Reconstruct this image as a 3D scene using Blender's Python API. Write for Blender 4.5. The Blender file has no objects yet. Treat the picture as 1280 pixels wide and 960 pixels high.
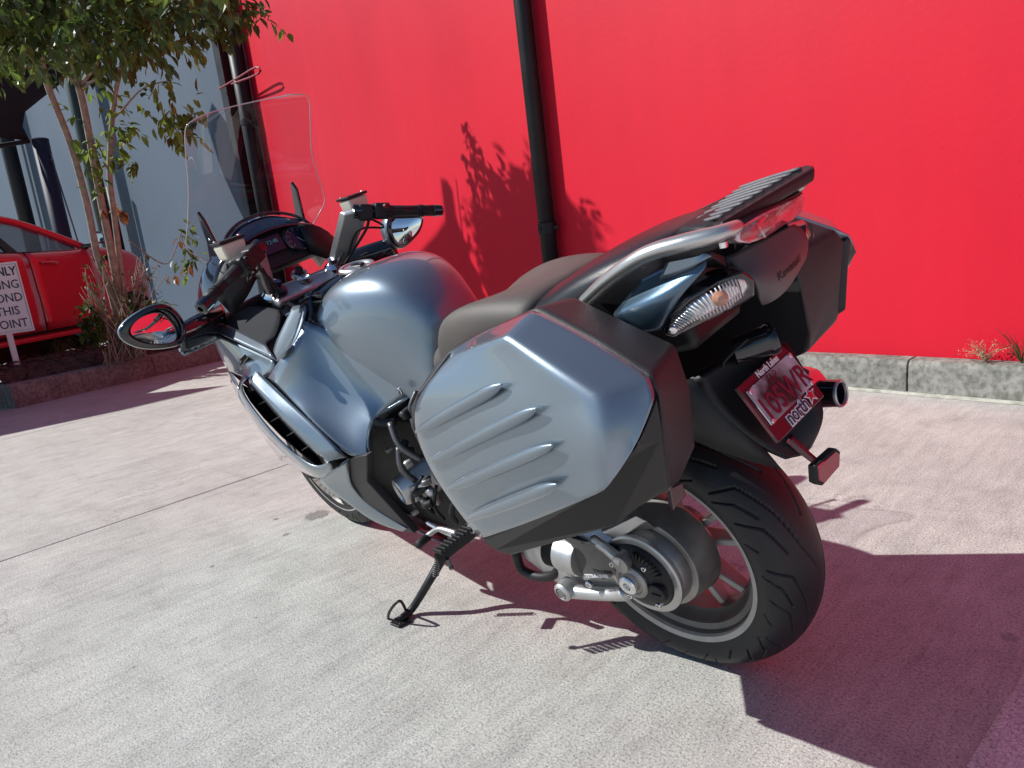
import bpy, bmesh, math, random
from mathutils import Vector, Matrix, noise
random.seed(7)
D = bpy.data; SC = bpy.context.scene; COL = SC.collection
R = math.radians; PI = math.pi

# ------------------------------------------------------------------ camera, sky, sun, exposure
cam = D.objects.new('camera', D.cameras.new('camera')); COL.objects.link(cam); SC.camera = cam
cam.data.sensor_width = 36; cam.data.lens = 884.27 / 1280 * 36; cam.data.clip_end = 600; cam.data.clip_start = .02
_r = Matrix(((-0.68878341, -0.71462183, -0.12203711), (-0.05569732, 0.21999942, -0.97390865), (0.72282448, -0.66401498, -0.19133447)))
_c = Matrix((_r[0], -_r[1], -_r[2])).transposed().to_4x4(); _c.translation = (-0.86200477, 1.30838212, 0.97598415)
cam.matrix_world = _c
LEAN = 0.238226
SUN = Vector((.85, .77, 1.0)).normalized()
w = D.worlds.new('World'); SC.world = w; w.use_nodes = True
sk = w.node_tree.nodes.new('ShaderNodeTexSky'); sk.sky_type = 'NISHITA'; sk.sun_disc = False
sk.sun_elevation = math.asin(SUN.z); sk.sun_rotation = math.atan2(SUN.x, SUN.y); sk.air_density = 1.0; sk.dust_density = .15; sk.ozone_density = 4.0
w.node_tree.links.new(sk.outputs[0], w.node_tree.nodes['Background'].inputs[0])
w.node_tree.nodes['Background'].inputs[1].default_value = .09
sl = D.lights.new('sun', 'SUN'); sl.energy = 5.0; sl.angle = R(.5); sl.color = (1, .975, .93)
so = D.objects.new('sun', sl); COL.objects.link(so); so.rotation_euler = SUN.to_track_quat('Z', 'Y').to_euler(); so.location = (0, 0, 20)
SC.view_settings.view_transform = 'Standard'; SC.view_settings.look = 'None'; SC.view_settings.exposure = .26; SC.view_settings.gamma = 1

# ------------------------------------------------------------------ materials
def mat(name, col, rough=.5, metal=0., coat=0., spec=.5, var=0., vscale=8., bump=0., bscale=60., col2=None, emis=None, trans=0, coatr=.03, detail=4, dirt=None):
    m = D.materials.new(name); m.use_nodes = True; nt = m.node_tree; p = nt.nodes['Principled BSDF']
    p.inputs['Roughness'].default_value = rough; p.inputs['Metallic'].default_value = metal
    p.inputs['Coat Weight'].default_value = coat; p.inputs['Coat Roughness'].default_value = coatr
    p.inputs['Specular IOR Level'].default_value = spec; p.inputs['Transmission Weight'].default_value = trans
    c = (*col, 1); p.inputs['Base Color'].default_value = c
    tc = nt.nodes.new('ShaderNodeTexCoord')
    if var or col2:
        n = nt.nodes.new('ShaderNodeTexNoise'); n.inputs['Scale'].default_value = vscale; n.inputs['Detail'].default_value = detail
        nt.links.new(tc.outputs['Object'], n.inputs['Vector'])
        r = nt.nodes.new('ShaderNodeValToRGB'); r.color_ramp.elements[0].position = .32; r.color_ramp.elements[1].position = .68
        c2 = col2 if col2 else tuple(x * (1 - var) for x in col)
        c1 = col if col2 else tuple(min(1, x * (1 + var)) for x in col)
        r.color_ramp.elements[0].color = (*c2, 1); r.color_ramp.elements[1].color = (*c1, 1)
        nt.links.new(n.outputs[0], r.inputs[0]); nt.links.new(r.outputs[0], p.inputs['Base Color'])
        rr = nt.nodes.new('ShaderNodeMapRange'); rr.inputs[3].default_value = max(.02, rough * .8); rr.inputs[4].default_value = min(1, rough * 1.2)
        nt.links.new(n.outputs[0], rr.inputs[0]); nt.links.new(rr.outputs[0], p.inputs['Roughness'])
    if bump:
        b = nt.nodes.new('ShaderNodeTexNoise'); b.inputs['Scale'].default_value = bscale; b.inputs['Detail'].default_value = 3
        nt.links.new(tc.outputs['Object'], b.inputs['Vector'])
        bb = nt.nodes.new('ShaderNodeBump'); bb.inputs['Strength'].default_value = bump; bb.inputs['Distance'].default_value = .002
        nt.links.new(b.outputs[0], bb.inputs['Height']); nt.links.new(bb.outputs[0], p.inputs['Normal'])
    return m
M = {}
def paint(name, col, rough=.33, metal=.75):
    m = mat(name, col, rough=rough, metal=metal, coat=1., coatr=.035); nt = m.node_tree; p = nt.nodes['Principled BSDF']
    tc = nt.nodes.new('ShaderNodeTexCoord'); v = nt.nodes.new('ShaderNodeTexNoise'); v.inputs['Scale'].default_value = 900; v.inputs['Detail'].default_value = 1
    nt.links.new(tc.outputs['Object'], v.inputs['Vector'])
    b = nt.nodes.new('ShaderNodeBump'); b.inputs['Strength'].default_value = .25; b.inputs['Distance'].default_value = .0006
    nt.links.new(v.outputs[0], b.inputs['Height']); nt.links.new(b.outputs[0], p.inputs['Normal'])
    return m
M['silver'] = paint('silver_blue_paint', (.215, .265, .31), .36, .8)
M['tailblue'] = paint('dark_blue_paint', (.07, .12, .17))
M['carred'] = paint('red_car_paint', (.62, .03, .06), .4, .2)
M['black'] = mat('satin_black_plastic', (.012, .012, .014), .45, bump=.25, bscale=900, spec=.35)
M['bagblack'] = mat('bag_black_plastic', (.024, .023, .025), .42, spec=.4, bump=.4, bscale=700, var=.15, vscale=5)
M['gloss'] = mat('gloss_black', (.008, .008, .011), .12, coat=.6)
M['rubber'] = mat('rubber', (.012, .012, .014), .6, spec=.35, bump=.3, bscale=300, var=.25, vscale=6)
M['tyre'] = mat('tyre_rubber', (.011, .0115, .014), .5, spec=.4, bump=.3, bscale=220, var=.3, vscale=9)
M['sole'] = mat('textured_pad', (.022, .024, .03), .75, spec=.3, bump=1, bscale=1100)
M['seat'] = mat('seat_vinyl', (.08, .07, .062), .55, bump=.35, bscale=800, var=.18, vscale=7)
M['seatdark'] = mat('seat_vinyl_gloss', (.014, .014, .017), .3, bump=.2, bscale=800)
M['alu'] = mat('cast_aluminium', (.5, .5, .5), .38, metal=.85, bump=.25, bscale=500, var=.12, vscale=14)
M['alud'] = mat('dull_aluminium', (.3, .29, .28), .45, metal=.8, bump=.25, bscale=400, var=.25, vscale=18)
M['railsilver'] = mat('satin_silver_rail', (.52, .52, .5), .32, metal=.85, bump=.15, bscale=900)
M['chrome'] = mat('chrome', (.75, .75, .76), .12, metal=1)
M['barrel_shade'] = mat('rim_barrel', (.13, .125, .12), .42, metal=.5, var=.15, vscale=15)  # wheel grey darkened: the shade inside the rim is put in the colour
M['rim'] = mat('wheel_grey', (.36, .35, .33), .42, metal=.25, var=.12, vscale=20, bump=.1)
M['disc'] = mat('brake_disc', (.4, .39, .38), .25, metal=1)
M['mirror'] = mat('mirror_glass', (.85, .86, .88), .01, metal=1)
M['engine'] = mat('engine_black', (.008, .008, .009), .5, spec=.3, var=.3, vscale=30, bump=.5, bscale=100)
M['ins'] = mat('instrument_face', (.008, .012, .04), .3)
M['slat'] = mat('rack_rubber_slat', (.12, .12, .13), .55, bump=.3, bscale=500)
M['visor'] = mat('visor_sky_reflection', (.006, .01, .025), .05, coat=1)  # clear visor; the dark blue of the reflected sky is put in the colour
M['white'] = mat('white_print', (.75, .75, .76), .5)
M['dialwhite'] = mat('dial_print', (.35, .38, .55), .5)
M['lcd'] = mat('lcd_cyan', (.1, .45, .5), .3)
M['plate'] = mat('plate_white', (.6, .58, .6), .4)
M['maroon'] = mat('plate_maroon', (.075, .008, .016), .3, coat=.4)
M['platered'] = mat('plate_letters', (.17, .01, .03), .45)
M['cream'] = mat('reservoir_plastic', (.62, .58, .48), .35)
M['redrefl'] = mat('red_reflector', (.35, .012, .03), .15, coat=1)
M['redpaint'] = mat('red_enamel', (.6, .02, .04), .3)
M['bracket'] = mat('bracket_dark_red', (.2, .008, .02), .5)
M['amber'] = mat('amber_bulb', (.45, .2, .12), .35)
M['lens_in'] = mat('lamp_reflector', (.7, .7, .7), .18, metal=.9)
M['tail_lens'] = mat('smoked_pink_lens', (.62, .48, .52), .2, metal=.7, coat=1, var=.35, vscale=60, bump=1, bscale=120)
M['hose'] = mat('steel_hose', (.12, .12, .125), .4, metal=.5)
M['cover'] = mat('tail_cover_grey', (.10, .09, .092), .38, metal=.3, bump=.2, bscale=900)

def glass(name, tint=(.96, .97, .98), rough=.0, dens=.12, ior=1.45):
    m = D.materials.new(name); m.use_nodes = True; nt = m.node_tree; nt.nodes.clear()
    o = nt.nodes.new('ShaderNodeOutputMaterial'); mx = nt.nodes.new('ShaderNodeMixShader')
    t = nt.nodes.new('ShaderNodeBsdfTransparent'); t.inputs[0].default_value = (*tint, 1)
    g = nt.nodes.new('ShaderNodeBsdfGlossy'); g.inputs['Roughness'].default_value = rough
    lw = nt.nodes.new('ShaderNodeLayerWeight'); lw.inputs[0].default_value = .5; pw = nt.nodes.new('ShaderNodeMath'); pw.operation = 'POWER'; pw.inputs[1].default_value = 4; f = nt.nodes.new('ShaderNodeMath'); f.operation = 'MULTIPLY_ADD'; f.inputs[1].default_value = .85; f.inputs[2].default_value = .07 if ior < 1.5 else .12
    nt.links.new(lw.outputs['Facing'], pw.inputs[0]); nt.links.new(pw.outputs[0], f.inputs[0]); nt.links.new(f.outputs[0], mx.inputs[0]); nt.links.new(t.outputs[0], mx.inputs[1]); nt.links.new(g.outputs[0], mx.inputs[2])
    nt.links.new(mx.outputs[0], o.inputs[0]); return m
M['screen'] = glass('clear_screen', (.91, .91, .93), .01)
M['lamp_glass'] = glass('lamp_glass', (.93, .93, .93), .02)
M['car_glass'] = glass('car_glass', (.6, .6, .62), .02, ior=1.6)

# ------------------------------------------------------------------ mesh helpers
def V(p): return Vector(p)
def link(o, parent=None):
    COL.objects.link(o)
    if parent is not None: o.parent = parent
    return o
def mk(name, verts, faces, m, parent=None, smooth=True, sub=0, bev=0, solid=0, crease=None, fix=True, ang=None, off=-1, bseg=2, vcr=None):
    me = D.meshes.new(name); me.from_pydata([tuple(v) for v in verts], [], faces)
    if fix:
        bm = bmesh.new(); bm.from_mesh(me); bmesh.ops.recalc_face_normals(bm, faces=bm.faces); bm.to_mesh(me); bm.free()
    ms = m if isinstance(m, (list, tuple)) else [m]
    for x in ms: me.materials.append(x)
    o = D.objects.new(name, me); link(o, parent)
    if crease:
        at = me.attributes.new('crease_edge', 'FLOAT', 'EDGE'); cs = {frozenset(e): v for e, v in crease.items()}
        for e in me.edges:
            k = frozenset(e.vertices)
            if k in cs: at.data[e.index].value = cs[k]
    if vcr:
        at = me.attributes.new('crease_vert', 'FLOAT', 'POINT')
        for i in vcr: at.data[i].value = 1. if not isinstance(vcr, dict) else vcr[i]
    if solid:
        s = o.modifiers.new('s', 'SOLIDIFY'); s.thickness = solid; s.offset = off
    if sub:
        s = o.modifiers.new('u', 'SUBSURF'); s.levels = sub; s.render_levels = sub
    if bev:
        b = o.modifiers.new('b', 'BEVEL'); b.width = bev; b.segments = bseg; b.limit_method = 'ANGLE'; b.angle_limit = R(28)
    if smooth:
        for p in me.polygons: p.use_smooth = True
        if bev: o.modifiers.new('n', 'WEIGHTED_NORMAL').keep_sharp = True
    return o
def grid(rows, cu=False, cv=False):
    n, k = len(rows), len(rows[0]); vs = [p for r in rows for p in r]; fs = []
    for i in range(n if cu else n - 1):
        for j in range(k if cv else k - 1):
            i2, j2 = (i + 1) % n, (j + 1) % k
            fs.append((i * k + j, i * k + j2, i2 * k + j2, i2 * k + j))
    return vs, fs
def edgecr(n, k, val=1., rows=(), cols=()):
    c = {}
    for i in list(rows) + [0, n - 1]:
        for j in range(k - 1): c[(i * k + j, i * k + j + 1)] = val
    for j in list(cols) + [0, k - 1]:
        for i in range(n - 1): c[(i * k + j, (i + 1) * k + j)] = val
    return c
def sheet(name, rows, m, parent, solid=.004, sub=2, rows_c=(), cols_c=(), off=-1, **kw):
    vs, fs = grid(rows)
    if len(rows) and not kw.get('nofl'):
        pass
    kw.pop('nofl', None)
    return mk(name, vs, fs, m, parent, sub=sub, solid=solid, crease=edgecr(len(rows), len(rows[0]), 1., rows_c, cols_c), off=off, vcr=[0, len(rows[0]) - 1, (len(rows) - 1) * len(rows[0]), len(rows) * len(rows[0]) - 1], **kw)
def flip(p): return (p[0], -p[1], p[2])
def cat(pts, k=4, closed=False):
    P = [V(p) for p in pts]; n = len(P); out = []
    for i in range(n if closed else n - 1):
        p0 = P[(i - 1) % n] if closed or i else P[0]; p1 = P[i]; p2 = P[(i + 1) % n]
        p3 = P[(i + 2) % n] if closed or i + 2 < n else P[-1]
        for s in range(k):
            t = s / k
            out.append(.5 * ((2 * p1) + (p2 - p0) * t + (2 * p0 - 5 * p1 + 4 * p2 - p3) * t * t + (3 * p1 - p0 - 3 * p2 + p3) * t ** 3))
    if not closed: out.append(P[-1])
    return out
def tube_data(pts, r, n=10, k=4, closed=False, flat=1., up=None):
    P = cat(pts, k, closed) if k > 1 else [V(p) for p in pts]
    N = len(P); rs = []
    for i in range(N):
        if isinstance(r, (int, float)): rs.append(r)
        else:
            f = i / (N - 1) * (len(r) - 1); a = int(min(f, len(r) - 2)); rs.append(r[a] + (r[a + 1] - r[a]) * (f - a))
    vs, fs = [], []; nrm = None
    for i in range(N):
        t = (P[(i + 1) % N] - P[i - 1]) if closed else (P[min(i + 1, N - 1)] - P[max(i - 1, 0)])
        t.normalize()
        if nrm is None:
            nrm = V(up) if up else (Vector((0, 0, 1)) if abs(t.z) < .9 else Vector((1, 0, 0)))
        nrm = (nrm - t * nrm.dot(t)).normalized(); b = t.cross(nrm)
        for j in range(n):
            a = 2 * PI * j / n; vs.append(P[i] + nrm * math.cos(a) * rs[i] * flat + b * math.sin(a) * rs[i])
    for i in range(N if closed else N - 1):
        for j in range(n):
            fs.append((i * n + j, i * n + (j + 1) % n, ((i + 1) % N) * n + (j + 1) % n, ((i + 1) % N) * n + j))
    if not closed: fs.append(tuple(range(n))[::-1]); fs.append(tuple((N - 1) * n + j for j in range(n)))
    return vs, fs
def tube(name, pts, r, m, parent=None, n=10, k=4, closed=False, flat=1., up=None, bev=0):
    vs, fs = tube_data(pts, r, n, k, closed, flat, up)
    return mk(name, vs, fs, m, parent, bev=bev)
def lathe(name, prof, c, ax, m, parent=None, n=48, bev=0, ref=None, smooth=True, cap=True):
    ax = V(ax).normalized(); u = V(ref) if ref else (Vector((0, 0, 1)) if abs(ax.z) < .9 else Vector((1, 0, 0)))
    u = (u - ax * u.dot(ax)).normalized(); v = ax.cross(u); c = V(c); vs, fs = [], []
    for (a, r) in prof:
        for j in range(n):
            t = 2 * PI * j / n; vs.append(c + ax * a + (u * math.cos(t) + v * math.sin(t)) * max(r, 1e-4))
    for i in range(len(prof) - 1):
        for j in range(n): fs.append((i * n + j, i * n + (j + 1) % n, (i + 1) * n + (j + 1) % n, (i + 1) * n + j))
    if cap and prof[0][1] > 1e-3 and prof[0] != prof[-1]: fs.append(tuple(range(n)))
    if cap and prof[-1][1] > 1e-3 and prof[0] != prof[-1]: fs.append(tuple((len(prof) - 1) * n + j for j in range(n))[::-1])
    o = mk(name, vs, fs, m, parent, smooth=smooth, bev=bev)
    if smooth and not bev: sharp(o)
    return o
def sharp(o, a=35):
    me = o.data; me.set_sharp_from_angle(angle=R(a))
def prism(name, A, Bp, m, parent=None, bev=.003, smooth=True, sub=0):
    n = len(A); vs = list(A) + list(Bp)
    fs = [tuple(range(n)), tuple(range(2 * n - 1, n - 1, -1))] + [(i, (i + 1) % n, n + (i + 1) % n, n + i) for i in range(n)]
    return mk(name, vs, fs, m, parent, bev=bev, smooth=smooth, sub=sub)
def extr(name, A, d, m, parent=None, bev=.003):
    d = V(d); return prism(name, [V(a) for a in A], [V(a) + d for a in A], m, parent, bev)
def box(name, c, s, m, parent=None, rot=None, bev=.004, bseg=2):
    c = V(c); vs = []
    for x in (-1, 1):
        for y in (-1, 1):
            for z in (-1, 1):
                p = Vector((x * s[0] / 2, y * s[1] / 2, z * s[2] / 2))
                if rot is not None: p = rot @ p
                vs.append(c + p)
    fs = [(0, 1, 3, 2), (4, 6, 7, 5), (0, 4, 5, 1), (2, 3, 7, 6), (0, 2, 6, 4), (1, 5, 7, 3)]
    return mk(name, vs, fs, m, parent, bev=bev, bseg=bseg)
def bolt(parent, c, ax, r=.007, h=.006, m=None, name='bolt'):
    return lathe(name, [(-.004, r), (h * .7, r), (h, r * .8), (h, r * .5), (h * .4, r * .45), (h * .4, 0)], c, ax, m or M['chrome'], parent, n=14)
def frame_from(o, x, y):
    x = V(x).normalized(); y = V(y); y = (y - x * y.dot(x)).normalized(); z = x.cross(y)
    m = Matrix((x, y, z)).transposed().to_4x4(); m.translation = V(o); return m
def text(name, s, size, mw, m, parent=None, ext=.0005, align='CENTER', bold=0., sx=1.):
    cu = D.curves.new('t', 'FONT'); cu.body = s; cu.size = size; cu.extrude = ext; cu.align_x = align; cu.align_y = 'CENTER'; cu.offset = bold; cu.resolution_u = 3
    t = D.objects.new('t', cu); COL.objects.link(t); bpy.context.view_layer.update()
    me = D.meshes.new_from_object(t.evaluated_get(bpy.context.evaluated_depsgraph_get())); D.objects.remove(t)
    if sx != 1: me.transform(Matrix.Diagonal((sx, 1, 1, 1)))
    me.transform(mw); me.name = name; me.materials.clear(); me.materials.append(m)
    return link(D.objects.new(name, me), parent)
def copyo(o, parent=None, name=None):
    c = o.copy(); COL.objects.link(c); c.parent = parent if parent is not None else o.parent
    return c
def thing(name, label, category, loc=(0, 0, 0), rz=0, group=None):
    o = D.objects.new(name, None); COL.objects.link(o); o.location = loc; o.rotation_euler = (0, 0, rz); o.empty_display_size = .1
    return tag(o, label, category, group)
def tag(o, label, category, group=None):
    o['label'] = label; o['category'] = category
    if group: o['group'] = group
    return o
def struct(o): o['kind'] = 'structure'; return o
def stuff(o): o['kind'] = 'stuff'; return o
class MB:
    def __init__(s): s.v = []; s.f = []
    def add(s, vs, fs):
        b = len(s.v); s.v += [tuple(v) for v in vs]; s.f += [tuple(i + b for i in f) for f in fs]
    def obj(s, name, m, parent=None, smooth=True, **kw): return mk(name, s.v, s.f, m, parent, smooth=smooth, **kw)

# ------------------------------------------------------------------ setting materials
def concrete():
    m = D.materials.new('concrete_slab'); m.use_nodes = True; nt = m.node_tree; p = nt.nodes['Principled BSDF']; L = nt.links.new
    tc = nt.nodes.new('ShaderNodeTexCoord'); geo = nt.nodes.new('ShaderNodeNewGeometry')
    def noise_(sc, det=4, rough=.55, vec=None, dist=0):
        n = nt.nodes.new('ShaderNodeTexNoise'); n.inputs['Scale'].default_value = sc; n.inputs['Detail'].default_value = det; n.inputs['Roughness'].default_value = rough; n.inputs['Distortion'].default_value = dist
        L(vec or geo.outputs['Position'], n.inputs['Vector']); return n.outputs[0]
    def ramp(src, stops):
        r = nt.nodes.new('ShaderNodeValToRGB'); e = r.color_ramp.elements
        e[0].position, e[0].color = stops[0][0], (*stops[0][1], 1); e[1].position, e[1].color = stops[-1][0], (*stops[-1][1], 1)
        for s in stops[1:-1]:
            x = e.new(s[0]); x.color = (*s[1], 1)
        L(src, r.inputs[0]); return r.outputs[0]
    def mix(a, b, f, mode='MULTIPLY'):
        x = nt.nodes.new('ShaderNodeMix'); x.data_type = 'RGBA'; x.blend_type = mode
        if isinstance(f, float): x.inputs[0].default_value = f
        else: L(f, x.inputs[0])
        L(a, x.inputs[6])
        if isinstance(b, tuple): x.inputs[7].default_value = (*b, 1)
        else: L(b, x.inputs[7])
        return x.outputs[2]
    base = ramp(noise_(.9, 6), [(.3, (.44, .442, .418)), (.5, (.497, .498, .468)), (.7, (.548, .548, .515))])
    mid = ramp(noise_(6, 8, .75), [(.32, (.80, .79, .785)), (.5, (.97, .97, .97)), (.68, (1.08, 1.08, 1.075))])
    c = mix(base, mid, 1.)
    st = nt.nodes.new('ShaderNodeMapping'); st.inputs['Scale'].default_value = (14, 2.2, 1); st.inputs['Rotation'].default_value = (0, 0, .3); L(geo.outputs['Position'], st.inputs[0])
    streak = ramp(noise_(2.2, 5, .7, st.outputs[0], .6), [(.35, (.82, .82, .82)), (.5, (.97, .97, .97)), (.68, (1.1, 1.1, 1.09))])
    c = mix(c, streak, .8)
    sp = ramp(noise_(170, 3, .8), [(.36, (.5, .48, .48)), (.47, (.95, .95, .95)), (.66, (1.25, 1.25, 1.23))])
    c = mix(c, sp, 1.)
    sp2 = ramp(noise_(420, 2, .8), [(.38, (.6, .6, .6)), (.58, (1.12, 1.12, 1.12))])
    c = mix(c, sp2, .9)
    v = nt.nodes.new('ShaderNodeTexVoronoi'); v.inputs['Scale'].default_value = 26; L(geo.outputs['Position'], v.inputs['Vector'])
    pit = ramp(v.outputs['Distance'], [(.045, (.35, .33, .33)), (.075, (1, 1, 1))])
    c = mix(c, pit, ramp(noise_(5, 2), [(.58, (0, 0, 0)), (.66, (1, 1, 1))]))
    cv = nt.nodes.new('ShaderNodeTexVoronoi'); cv.feature = 'DISTANCE_TO_EDGE'; cv.inputs['Scale'].default_value = .42
    wv = nt.nodes.new('ShaderNodeVectorMath'); wv.operation = 'ADD'; nn_ = nt.nodes.new('ShaderNodeTexNoise'); nn_.inputs['Scale'].default_value = 2.5; nn_.inputs['Detail'].default_value = 5; L(geo.outputs['Position'], nn_.inputs['Vector']); L(geo.outputs['Position'], wv.inputs[0]); L(nn_.outputs[1], wv.inputs[1]); L(wv.outputs[0], cv.inputs['Vector'])
    c = mix(c, ramp(cv.outputs['Distance'], [(.0, (.62, .6, .58)), (.0035, (1, 1, 1))]), ramp(noise_(.6, 2), [(.5, (0, 0, 0)), (.6, (.8, .8, .8))]))
    tm = nt.nodes.new('ShaderNodeMapping'); tm.inputs['Scale'].default_value = (.5, 9, 1); tm.inputs['Rotation'].default_value = (0, 0, -.25); L(geo.outputs['Position'], tm.inputs[0])
    c = mix(c, ramp(noise_(1.1, 3, .5, tm.outputs[0]), [(.62, (1, 1, 1)), (.74, (.86, .855, .85))]), .8)
    # damp and oil spots: blobs round fixed points of the slab, edges broken by noise
    for (x, y, r, k) in STAINS:
        vs = nt.nodes.new('ShaderNodeVectorMath'); vs.operation = 'DISTANCE'; vs.inputs[1].default_value = (x, y, 0)
        wob = nt.nodes.new('ShaderNodeVectorMath'); wob.operation = 'MULTIPLY'; wob.inputs[1].default_value = (1, 1, 0); L(geo.outputs['Position'], wob.inputs[0]); L(wob.outputs[0], vs.inputs[0])
        ad = nt.nodes.new('ShaderNodeMath'); ad.operation = 'MULTIPLY_ADD'; L(noise_(38, 4, .7), ad.inputs[0]); ad.inputs[1].default_value = r * 1.6; L(vs.outputs['Value'], ad.inputs[2])
        c = mix(c, ramp(ad.outputs[0], [(r * 1.65, (k, k, k)), (r * 1.8, (1, 1, 1))]), 1.)
    L(c, p.inputs['Base Color']); p.inputs['Roughness'].default_value = .82; p.inputs['Specular IOR Level'].default_value = .35
    b = nt.nodes.new('ShaderNodeBump'); b.inputs['Strength'].default_value = .65; b.inputs['Distance'].default_value = .0035; L(noise_(150, 4, .75), b.inputs['Height']); L(b.outputs[0], p.inputs['Normal'])
    return m
STAINS = [((1.739,0.0774,0)[0], (1.739,0.0774,0)[1], .055, .5), ((1.762,-0.0988,0)[0] + .02, (1.769,-0.064,0)[1], .03, .6), ((1.665,0.2513,0)[0], (1.665,0.2513,0)[1], .016, .5), ((1.868,0.1967,0)[0], (1.868,0.1967,0)[1], .012, .45), ((1.637,0.5484,0)[0], (1.637,0.5484,0)[1], .011, .45), ((-0.5217,-0.3868,0)[0], (-0.5217,-0.3868,0)[1], .018, .7), ((1.124,0.6156,0)[0], (1.124,0.6156,0)[1], .003, .3), ((1.16,0.942,0)[0], (1.16,0.942,0)[1], .003, .3), ((0.4614,0.2663,0)[0], (0.4614,0.2663,0)[1], .004, .3)]
M['concrete'] = concrete()
def _c2():
    m = M['concrete'].copy(); m.name = 'patch_concrete'
    for n in m.node_tree.nodes:
        if n.type == 'VALTORGB' and abs(n.color_ramp.elements[0].color[0] - .44) < .001:
            for e in n.color_ramp.elements: e.color = (min(1, e.color[0] * 1.36), min(1, e.color[1] * 1.36), min(1, e.color[2] * 1.45), 1)
    return m
M['concrete2'] = _c2()
M['joint'] = mat('joint_dirt', (.07, .055, .05), .9, var=.3, vscale=30)
def kerbmat(name, a, b, c):
    m = mat(name, a, .85, col2=b, vscale=7, bump=.8, bscale=90, detail=8); nt = m.node_tree
    n = nt.nodes.new('ShaderNodeTexNoise'); n.inputs['Scale'].default_value = 45; n.inputs['Detail'].default_value = 6
    mp = nt.nodes.new('ShaderNodeMapping'); mp.inputs['Scale'].default_value = (.8, .8, .7)
    nt.links.new(nt.nodes['Texture Coordinate'].outputs['Object'], mp.inputs[0]); nt.links.new(mp.outputs[0], n.inputs['Vector'])
    r = nt.nodes.new('ShaderNodeValToRGB'); r.color_ramp.elements[0].position = .35; r.color_ramp.elements[0].color = (*c, 1); r.color_ramp.elements[1].position = .6; r.color_ramp.elements[1].color = (1, 1, 1, 1)
    nt.links.new(n.outputs[0], r.inputs[0]); x = nt.nodes.new('ShaderNodeMix'); x.data_type = 'RGBA'; x.blend_type = 'MULTIPLY'; x.inputs[0].default_value = .9
    p = nt.nodes['Principled BSDF']; s = p.inputs['Base Color'].links[0].from_socket
    nt.links.new(s, x.inputs[6]); nt.links.new(r.outputs[0], x.inputs[7]); nt.links.new(x.outputs[2], p.inputs['Base Color'])
    return m
M['kerb'] = kerbmat('kerb_weathered', (.3, .29, .265), (.17, .175, .155), (.45, .46, .43))
M['kerb2'] = kerbmat('kerb_island', (.27, .25, .235), (.17, .16, .15), (.5, .5, .5))
M['sealant'] = mat('kerb_sealant', (.55, .53, .47), .8, col2=(.25, .26, .2), vscale=14)
def wallmat(name, col, var, rough):
    m = mat(name, col, rough, var=var, vscale=.55, bump=.35, bscale=26, spec=.22); nt = m.node_tree; L = nt.links.new; p = nt.nodes['Principled BSDF']; src_ = p.inputs['Base Color'].links[0].from_socket
    tc = nt.nodes['Texture Coordinate']
    for sc, mp_, lo, a_, b_ in ((1., (1.6, 1.6, .12), .955, .4, .6), (1., (9, 9, .5), .975, .4, .62), (1., (60, 60, 60), .82, .27, .30)):
        mp = nt.nodes.new('ShaderNodeMapping'); mp.inputs['Scale'].default_value = mp_; n = nt.nodes.new('ShaderNodeTexNoise'); n.inputs['Scale'].default_value = sc; n.inputs['Detail'].default_value = 3
        r = nt.nodes.new('ShaderNodeValToRGB'); r.color_ramp.elements[0].position = a_; r.color_ramp.elements[0].color = (lo, lo, lo, 1); r.color_ramp.elements[1].position = b_
        x = nt.nodes.new('ShaderNodeMix'); x.data_type = 'RGBA'; x.blend_type = 'MULTIPLY'; x.inputs[0].default_value = 1
        L(tc.outputs['Object'], mp.inputs[0]); L(mp.outputs[0], n.inputs['Vector']); L(n.outputs[0], r.inputs[0]); L(src_, x.inputs[6]); L(r.outputs[0], x.inputs[7]); src_ = x.outputs[2]
    L(src_, p.inputs['Base Color']); return m
M['redwall'] = wallmat('red_wall_paint', (.565, .009, .027), .05, .5)
M['greywall'] = wallmat('grey_wall_paint', (.085, .115, .155), .07, .6)
M['pipe'] = mat('black_pipe', (.010, .011, .013), .5, var=.3, vscale=4, spec=.3)
M['postnavy'] = mat('navy_post', (.02, .024, .045), .6, spec=.3)
M['postgreen'] = mat('dark_green_pole', (.012, .026, .022), .5)
M['sail'] = mat('shade_cloth', (.012, .012, .014), .9, bump=.5, bscale=200)
M['soil'] = mat('bark_mulch', (.11, .06, .045), .95, col2=(.035, .02, .018), vscale=22, bump=1, bscale=40, detail=8)
M['bark'] = mat('pale_bark', (.36, .27, .22), .8, col2=(.2, .15, .12), vscale=16, bump=.7, bscale=60)
def leafmat(name, a, b, tr=.35):
    m = D.materials.new(name); m.use_nodes = True; nt = m.node_tree; p = nt.nodes['Principled BSDF']; L = nt.links.new
    tc = nt.nodes.new('ShaderNodeTexCoord'); n = nt.nodes.new('ShaderNodeTexNoise'); n.inputs['Scale'].default_value = 7; n.inputs['Detail'].default_value = 5; L(tc.outputs['Object'], n.inputs['Vector'])
    r = nt.nodes.new('ShaderNodeValToRGB'); r.color_ramp.elements[0].position = .35; r.color_ramp.elements[1].position = .68; r.color_ramp.elements[0].color = (*a, 1); r.color_ramp.elements[1].color = (*b, 1)
    L(n.outputs[0], r.inputs[0]); L(r.outputs[0], p.inputs['Base Color']); p.inputs['Roughness'].default_value = .42
    t = nt.nodes.new('ShaderNodeBsdfTranslucent'); L(r.outputs[0], t.inputs[0]); mx = nt.nodes.new('ShaderNodeMixShader'); mx.inputs[0].default_value = tr
    L(p.outputs[0], mx.inputs[1]); L(t.outputs[0], mx.inputs[2]); L(mx.outputs[0], nt.nodes['Material Output'].inputs[0]); return m
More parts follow.
